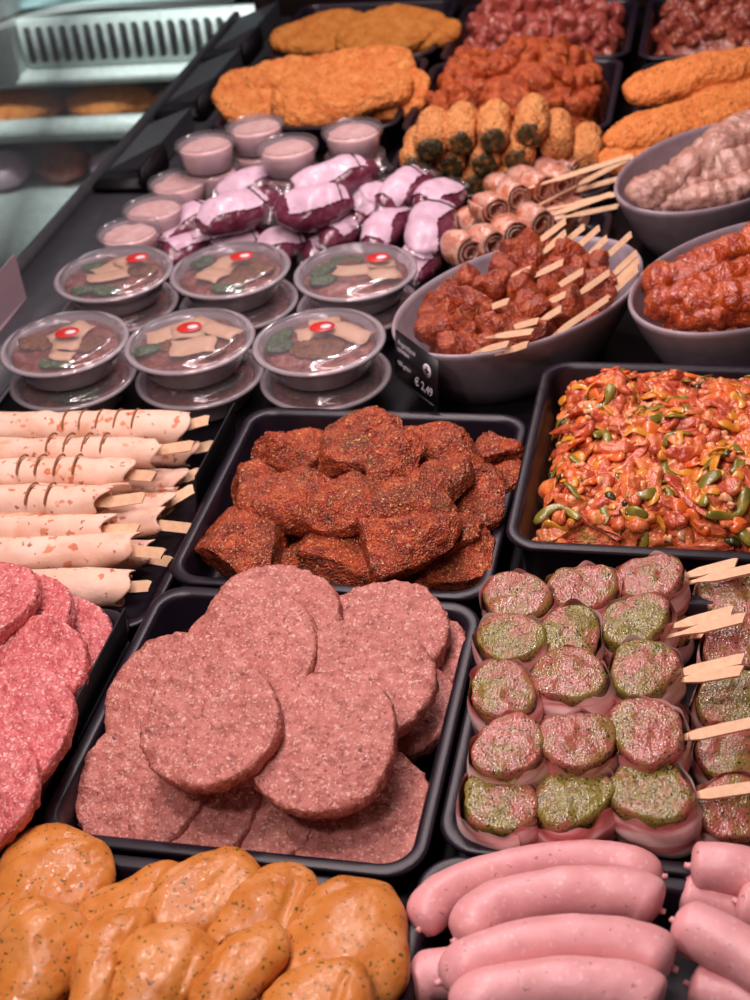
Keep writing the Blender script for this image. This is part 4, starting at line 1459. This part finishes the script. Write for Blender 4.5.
bowl_bed('pale meat pieces lying under the twists', .476, 1.146, M_WHITEMEAT, math.radians(56), .066, 'pale_meat')
twist([(632, 205, .088), (670, 180, .106), (720, 150, .118), (780, 118, .118)], .021, 'pale raw meat twist in the middle of the far bowl', 11, M_WHITEMEAT, 'pale_meat_twist', lobes=12, amp=.05)
twist([(650, 200, .086), (700, 180, .098), (750, 160, .108), (800, 138, .10)], .022, 'pale raw meat twist at the front right of the far bowl', 12, M_WHITEMEAT, 'pale_meat_twist', lobes=12, amp=.05)
twist([(672, 178, .092), (715, 145, .112), (750, 122, .120), (790, 100, .118)], .020, 'pale raw meat twist farthest back in its bowl', 13, M_WHITEMEAT, 'pale_meat_twist', lobes=12, amp=.05)
twist([(646, 204, .082), (692, 198, .090), (745, 186, .096), (800, 170, .09)], .019, 'pale raw meat twist along the front rim of the far bowl', 14, M_WHITEMEAT, 'pale_meat_twist', lobes=12, amp=.05)

# ------------------------------------------------------------------ breaded cutlets at the back


def cutlet(u, v, z, L, W, H, rz, lab, seed, mat, tilt=(-.35, 0), name='breaded_cutlet', amp=.006):
    V, F = ico(6)
    x, y, zz = V.T
    V = np.stack([np.sign(x) * np.abs(x) ** .85 * L / 2, np.sign(y) * np.abs(y) ** .85 * W / 2 * (.82 + .18 * np.cos(x * 2 + seed)), np.sign(zz) * np.abs(zz) ** .8 * H / 2], 1)
    V = rough(V, F, amp, 16, seed, 3)
    V = rough(V, F, .0016, 130, seed + 4, 3)
    p = at(u, v, z)
    o = obj(name, mesh(name, V, F, mat), None, p, (-tilt[0] * -1, tilt[1], rz))
    return tag(o, lab, 'breaded cutlet')


cutlet(275, 98, .055, .20, .13, .040, .3, 'large orange breaded cutlet at the front left of its tray behind the cups', 1, M_CRUMB, (.35, .1))
cutlet(340, 95, .070, .22, .15, .045, .2, 'largest orange breaded cutlet in front centre behind the cups', 2, M_CRUMB, (.38, -.05))
cutlet(362, 70, .085, .17, .12, .040, .4, 'orange breaded cutlet on top of the heap behind the cups', 3, M_CRUMB, (.35, .0))
cutlet(300, 78, .070, .18, .12, .040, .5, 'orange breaded cutlet at the back left of the heap', 4, M_CRUMB, (.3, .1))
cutlet(390, 98, .050, .13, .12, .036, .1, 'small orange breaded cutlet at the right edge of its tray', 5, M_CRUMB, (.3, -.2))
cutlet(328, 34, .055, .20, .11, .038, .45, 'mustard breaded cutlet at the left of the far tray', 6, M_CRUMBY, (.35, .0), amp=.004)
cutlet(392, 32, .062, .20, .12, .040, .25, 'mustard breaded cutlet in the middle of the far tray', 7, M_CRUMBY, (.38, -.1), amp=.004)
cutlet(425, 36, .050, .14, .11, .036, -.2, 'mustard breaded cutlet at the right of the far tray', 8, M_CRUMBY, (.35, -.2), amp=.004)
cutlet(700, 76, .095, .23, .105, .045, .42, 'herb-flecked orange cutlet lying uppermost behind the far bowl', 9, M_CRUMBH, (.30, -.08), amp=.004)
cutlet(690, 122, .070, .26, .11, .045, .48, 'herb-flecked orange cutlet in the middle, partly under the uppermost', 10, M_CRUMBH, (.30, -.05), amp=.004)
cutlet(668, 150, .045, .20, .10, .040, .45, 'herb-flecked orange cutlet lowest at the front, touching the bowl', 11, M_CRUMBH, (.28, 0), amp=.004)
cutlet(750, 92, .070, .20, .11, .045, .4, 'herb-flecked orange cutlet at the right photo edge', 12, M_CRUMBH, (.3, 0), amp=.004)

# ------------------------------------------------------------------ cubed meats at the back


def cube_heap(x0, x1, y0, y1, top, mat, n, nm, lab, grp, size, seed, bed):
    hp = dict(x0=x0, x1=x1, y0=y0, y1=y1, zb=.006, top=top, e=.10, seed=seed, lump=.008)
    heap('meat_bed', bed, 'meat', mat=mat, n=60, **hp)
    ms = [chunk_mesh(size * rng.uniform(.8, 1.3), size * rng.uniform(.7, 1.1), size * rng.uniform(.6, .9), seed * 10 + k, mat, 3, 4, .003) for k in range(6)]
    for k in range(n):
        x, y = rng.uniform(x0 + .012, x1 - .012), rng.uniform(y0 + .012, y1 - .012)
        z = float(heap_h(np.array([x]), np.array([y]), **hp)[0])
        o = obj(nm, ms[k % 6], None, (x, y, z + .004), (rng.uniform(0, 6), rng.uniform(0, 6), rng.uniform(0, 6)))
        tag(o, lab, 'meat', grp)


cube_heap(.040, .308, 1.692, 1.945, .085, M_GOUL, 130, 'cubed_meat_piece', 'pale pink raw meat cube in the heap at the back', 'pale meat cubes at the back', .030, 31, 'bed of pink meat under the cubes at the back centre')
cube_heap(.366, .633, 1.680, 1.945, .085, M_GOULD, 130, 'seasoned_meat_cube', 'seasoned reddish brown meat cube in the back right tray', 'seasoned meat cubes back right', .026, 32, 'bed of seasoned meat under the cubes at the back right')
cube_heap(.035, .302, 1.388, 1.640, .095, M_SPICED, 120, 'spiced_meat_piece', 'orange spiced meat piece in the heap behind the spinach rolls', 'orange spiced meat pieces', .030, 33, 'bed of orange spiced meat behind the spinach rolls')

# ------------------------------------------------------------------ spinach rolls
def roll_meshes(L, r, seed):
    V, F = tube(np.stack([np.linspace(0, L, 24), 0 * np.linspace(0, L, 24), 0 * np.linspace(0, L, 24)], 1), capsule_r(24, r, .16, .62), 28)
    V = rough(V, F, .0028, 45, seed, 3)
    V = rough(V, F, .0010, 150, seed + 1, 2)
    body = mesh('breading', V, F, M_ROLL)
    V, F = lathe([(0, .004), (r * .3, .0038), (r * .6, .003), (r * .76, .001), (r * .80, -.003), (0, -.004)], 28)
    V = rough(V, F, .0022, 110, seed + 2, 2)
    return body, mesh('spinach', V, F, M_SPIN)


RM = [roll_meshes(.085, .0225, 600 + k) for k in range(4)]
RO = [(430, 148, .078, 1, 'left end roll of the top row'), (460, 142, .080, 1, 'second roll from the left in the top row'), (493, 140, .082, 1, 'third roll from the left in the top row'), (530, 134, .084, 1, 'right end roll of the top row'),
      (416, 166, .046, 1, 'left end roll of the second row'), (450, 165, .044, 1, 'second roll of the second row'), (484, 164, .046, 1, 'third roll of the second row'), (518, 160, .048, 1, 'fourth roll of the second row'), (557, 150, .054, 0, 'plain orange roll at the right of the second row'),
      (440, 182, .016, 1, 'left roll of the bottom row'), (476, 184, .014, 1, 'middle roll of the bottom row'), (510, 182, .016, 1, 'right roll of the bottom row'), (586, 164, .030, 0, 'plain orange roll lying low at the far right')]
for k, (u, v, z, sp, lab) in enumerate(RO):
    p = at(u, v, z + .010)
    r = thing('spinach_roll', 'breaded spinach roll, ' + lab, 'breaded roll')
    d = Vector((-.10 + rng.uniform(-.05, .05), 1, .10))
    r.matrix_world = basis(d, (0, 0, 1), p)
    b, s = RM[k % 4]
    obj('breading', b, r)
    if sp:
        e = obj('spinach_end', s, r, (.0, 0, -.002))
        e.rotation_euler = (0, -PI / 2, 0)

# ------------------------------------------------------------------ bacon roll skewers
def bacon_roll_mesh(r, w, seed):
    """spiral rasher with its axis along x"""
    n, m = 110, 6
    V, F = [], []
    for i in range(n + 1):
        t = i / n
        an = t * 2 * PI * 2.6 + seed
        rr = r * (.22 + .78 * t)
        for j in range(m + 1):
            s = j / m - .5
            V.append((s * w + .001 * math.sin(an * 3), rr * math.cos(an) * (1 - .25 * s * s * 2), rr * math.sin(an) * (1 - .25 * s * s * 2)))
    for i in range(n):
        for j in range(m):
            q = i * (m + 1) + j
            F.append((q, q + 1, q + m + 2, q + m + 1))
    V = np.array(V)
    V = rough(V, F, .0030, 55, seed, 3)
    return mesh('bacon_roll', V, F, M_HAM)


BRM = [bacon_roll_mesh(.0235, .034, s) for s in range(4)]


def bacon_skewer(pts, z, sticks, label, k0):
    p = [at(u, v, z) for u, v in pts]
    root = thing('bacon_roll_skewer', label, 'meat skewer', p[0])
    d = (p[-1] - p[0]).normalized()
    side = Vector((-d.y, d.x, 0))
    for i, q in enumerate(p):
        o = obj('bacon_roll', BRM[(k0 + i) % 4], root)
        o.matrix_local = basis(side + d * rng.uniform(-.15, .15), (0, 0, 1), q - p[0]) @ Matrix.Rotation(rng.uniform(0, 6), 4, 'X')
        sm = o.modifiers.new('thick', 'SOLIDIFY')
        sm.thickness = .0022
    for a, b in sticks:
        a, b = at(*a), at(*b)
        s = obj('bamboo_stick', paddle_mesh(.10, (b - a).length, .007, .003, .003), root)
        s.matrix_local = basis(b - a, (.2, -.6, .8), a - p[0])


bacon_skewer([(462, 250), (484, 243), (508, 233), (532, 222)], .062, [((556, 214, .068), (612, 194, .078))], 'rolled bacon skewer in front, against the bowl of red skewers', 0)
bacon_skewer([(490, 206), (512, 196), (536, 188), (556, 182)], .066, [((552, 181, .080), (632, 156, .092))], 'rolled bacon skewer behind the front one, its stick pointing at the orange cutlets', 1)
bacon_skewer([(474, 226), (498, 218), (524, 210), (546, 203)], .034, [((568, 193, .048), (622, 178, .055))], 'rolled bacon skewer low between the two upper ones', 2)
bacon_skewer([(500, 190), (524, 182), (550, 175), (572, 168)], .030, [((580, 184, .06), (634, 156, .068))], 'rolled bacon skewer low at the back next to the spinach rolls', 3)
bacon_skewer([(540, 232), (556, 222), (570, 212)], .028, [((572, 216, .05), (620, 206, .055))], 'rolled bacon skewer low at the right, mostly hidden by sticks', 1)
bacon_skewer([(520, 212), (540, 206), (560, 200)], .028, [((575, 204, .055), (622, 193, .06))], 'rolled bacon skewer in the bottom layer, only its stick showing well', 2)

# ------------------------------------------------------------------ price cards


def text_mesh(s, size, align='LEFT'):
    cu = bpy.data.curves.new('t', 'FONT')
    cu.body = s
    cu.size = size
    cu.align_x = align
    cu.extrude = .0001
    to = bpy.data.objects.new('t', cu)
    COL.objects.link(to)
    dg = bpy.context.evaluated_depsgraph_get()
    me = bpy.data.meshes.new_from_object(to.evaluated_get(dg))
    bpy.data.objects.remove(to)
    me.materials.clear()
    me.materials.append(M_WHITEPRINT)
    return me


pc = thing('price_card', 'black price card with white lettering reading € 2,49 in front of the red skewer bowl', 'price card')
pa, pb = Vector((.146, .672, .052)), Vector((.2035, .6085, .052))
dx = (pb - pa).normalized()
nz_ = dx.cross(Vector((0, 0, 1)))                       # faces the customer
lean = (Vector((0, 0, 1)) - nz_ * .12).normalized()
mm = Matrix((dx, lean, dx.cross(lean))).transposed().to_4x4()
mm.translation = pa
pc.matrix_world = mm
CL, CHT = (pb - pa).length, .054
obj('card', mesh('card', *box(CL, CHT, .0016, (CL / 2, CHT / 2, 0), .0004), M_CARD), pc)
obj('headline', text_mesh('Argentijnse\nspiesjes', .0078), pc, (.006, CHT - .014, .001))
obj('weight_text', text_mesh('100 gram', .0072), pc, (.006, .0165, .001))
obj('price_text', text_mesh('€ 2,49', .0135), pc, (.042, .008, .001))
em = obj('round_emblem', mesh('emblem', *lathe([(0, .0004), (.0078, .0004), (.0078, 0), (0, 0)], 32), M_WHITEPRINT), pc, (.066, .034, .001))
obj('emblem_mark', mesh('mark', *join(box(.009, .0016, .0003, (0, 0, 0)), lathe([(0, .0002), (.0028, .0002), (.0028, 0), (0, 0)], 16), box(.004, .0012, .0003, (0, .0042, 0)), box(.004, .0012, .0003, (0, -.0042, 0))), M_BLACKPRINT), em, (0, 0, .0005))
V, F = join(box(.006, .052, .003, (CL - .006, -.010, -.0025), .0006), box(CL * .9, .004, .005, (CL * .5, -.001, -.001), .001), box(.02, .003, .014, (CL - .006, -.034, -.003), .001))
obj('card_holder', mesh('holder', V, F, M_CARD), pc)


def side_card(label, y0, y1, x, z0, z1, lean_=.006, mat=M_CARD, taper=.4):
    r = thing('price_card', label, 'price card', (x, y0, z0))
    L, H = y1 - y0, z1 - z0
    V = np.array([(0, 0, 0), (0, L, 0), (lean_, L, H), (lean_, 0, H)])
    V = np.concatenate([V, V + (.0016, 0, 0)])
    F = [(3, 2, 1, 0), (4, 5, 6, 7), (0, 1, 5, 4), (1, 2, 6, 5), (2, 3, 7, 6), (3, 0, 4, 7)]
    obj('card', mesh('card', V, F, mat, smooth=False), r)
    V, F = join(box(.005, L, .004, (.001, L / 2, .0), .001), box(.003, .02, z0 - .002 if z0 > .01 else .01, (.001, L / 2, -z0 / 2), .0006))
    obj('card_holder', mesh('holder', V, F, mat), r)
    return r


side_card('black card seen edge-on between the wraps and the dark red meat tray', .44, .575, -.012, .030, .072)
side_card('black card seen edge-on between the pink patties and the burger tray', .110, .232, -.008, .040, .080)
M_ACR = clear('pinkish_acrylic', (.80, .68, .72), .5, (.72, .52, .58), gloss=1.3)
p = at(24, 292, .02)
side_card('pale translucent card holder standing at the left photo edge', p.y - .16, p.y, p.x, .012, .075, .0, M_ACR)

# ------------------------------------------------------------------ light


def area(name, loc, to, sx, sy, power, col):
    l = bpy.data.lights.new(name, 'AREA')
    l.shape = 'RECTANGLE'
    l.size, l.size_y = sx, sy
    l.energy = power
    l.color = col
    o = bpy.data.objects.new(name, l)
    COL.objects.link(o)
    o.location = loc
    o.rotation_euler = (Vector(to) - Vector(loc)).to_track_quat('-Z', 'Y').to_euler()
    return o


PINK = (1.0, .81, .815)
for k in range(6):
    area('meat_spot', (-.02, -.50 + .46 * k, 1.15), (.17, -.34 + .46 * k, 0), .10, .10, 4.4, PINK)
area('case_tube', (.22, .55, 1.25), (.22, .60, 0), .14, 2.6, 11.0, PINK)
sl_ = bpy.data.lights.new('fridge_fill_light', 'SPOT')  # unseen spot, added only to brighten the fridge beyond the glass
sl_.energy = 175
sl_.spot_size = math.radians(76)
sl_.spot_blend = .6
sl_.shadow_soft_size = .15
sl_.color = (.92, 1.0, .99)
so_ = bpy.data.objects.new('fridge_fill_light', sl_)
COL.objects.link(so_)
so_.location = (-1.15, 1.75, .95)
so_.rotation_euler = (Vector((-1.04, 2.45, -.46)) - Vector(so_.location)).to_track_quat('-Z', 'Y').to_euler()

w = bpy.data.worlds.new('world')
S.world = w
w.use_nodes = True
w.node_tree.nodes['Background'].inputs[0].default_value = (.30, .26, .27, 1)
w.node_tree.nodes['Background'].inputs[1].default_value = .16
S.cycles.transparent_max_bounces = 24
S.cycles.max_bounces = 8
S.cycles.caustics_reflective = False
S.cycles.caustics_refractive = False
S.view_settings.view_transform = 'Standard'
S.view_settings.look = 'None'
S.view_settings.exposure = -0.22
S.view_settings.gamma = 1
S.view_settings.use_curve_mapping = False
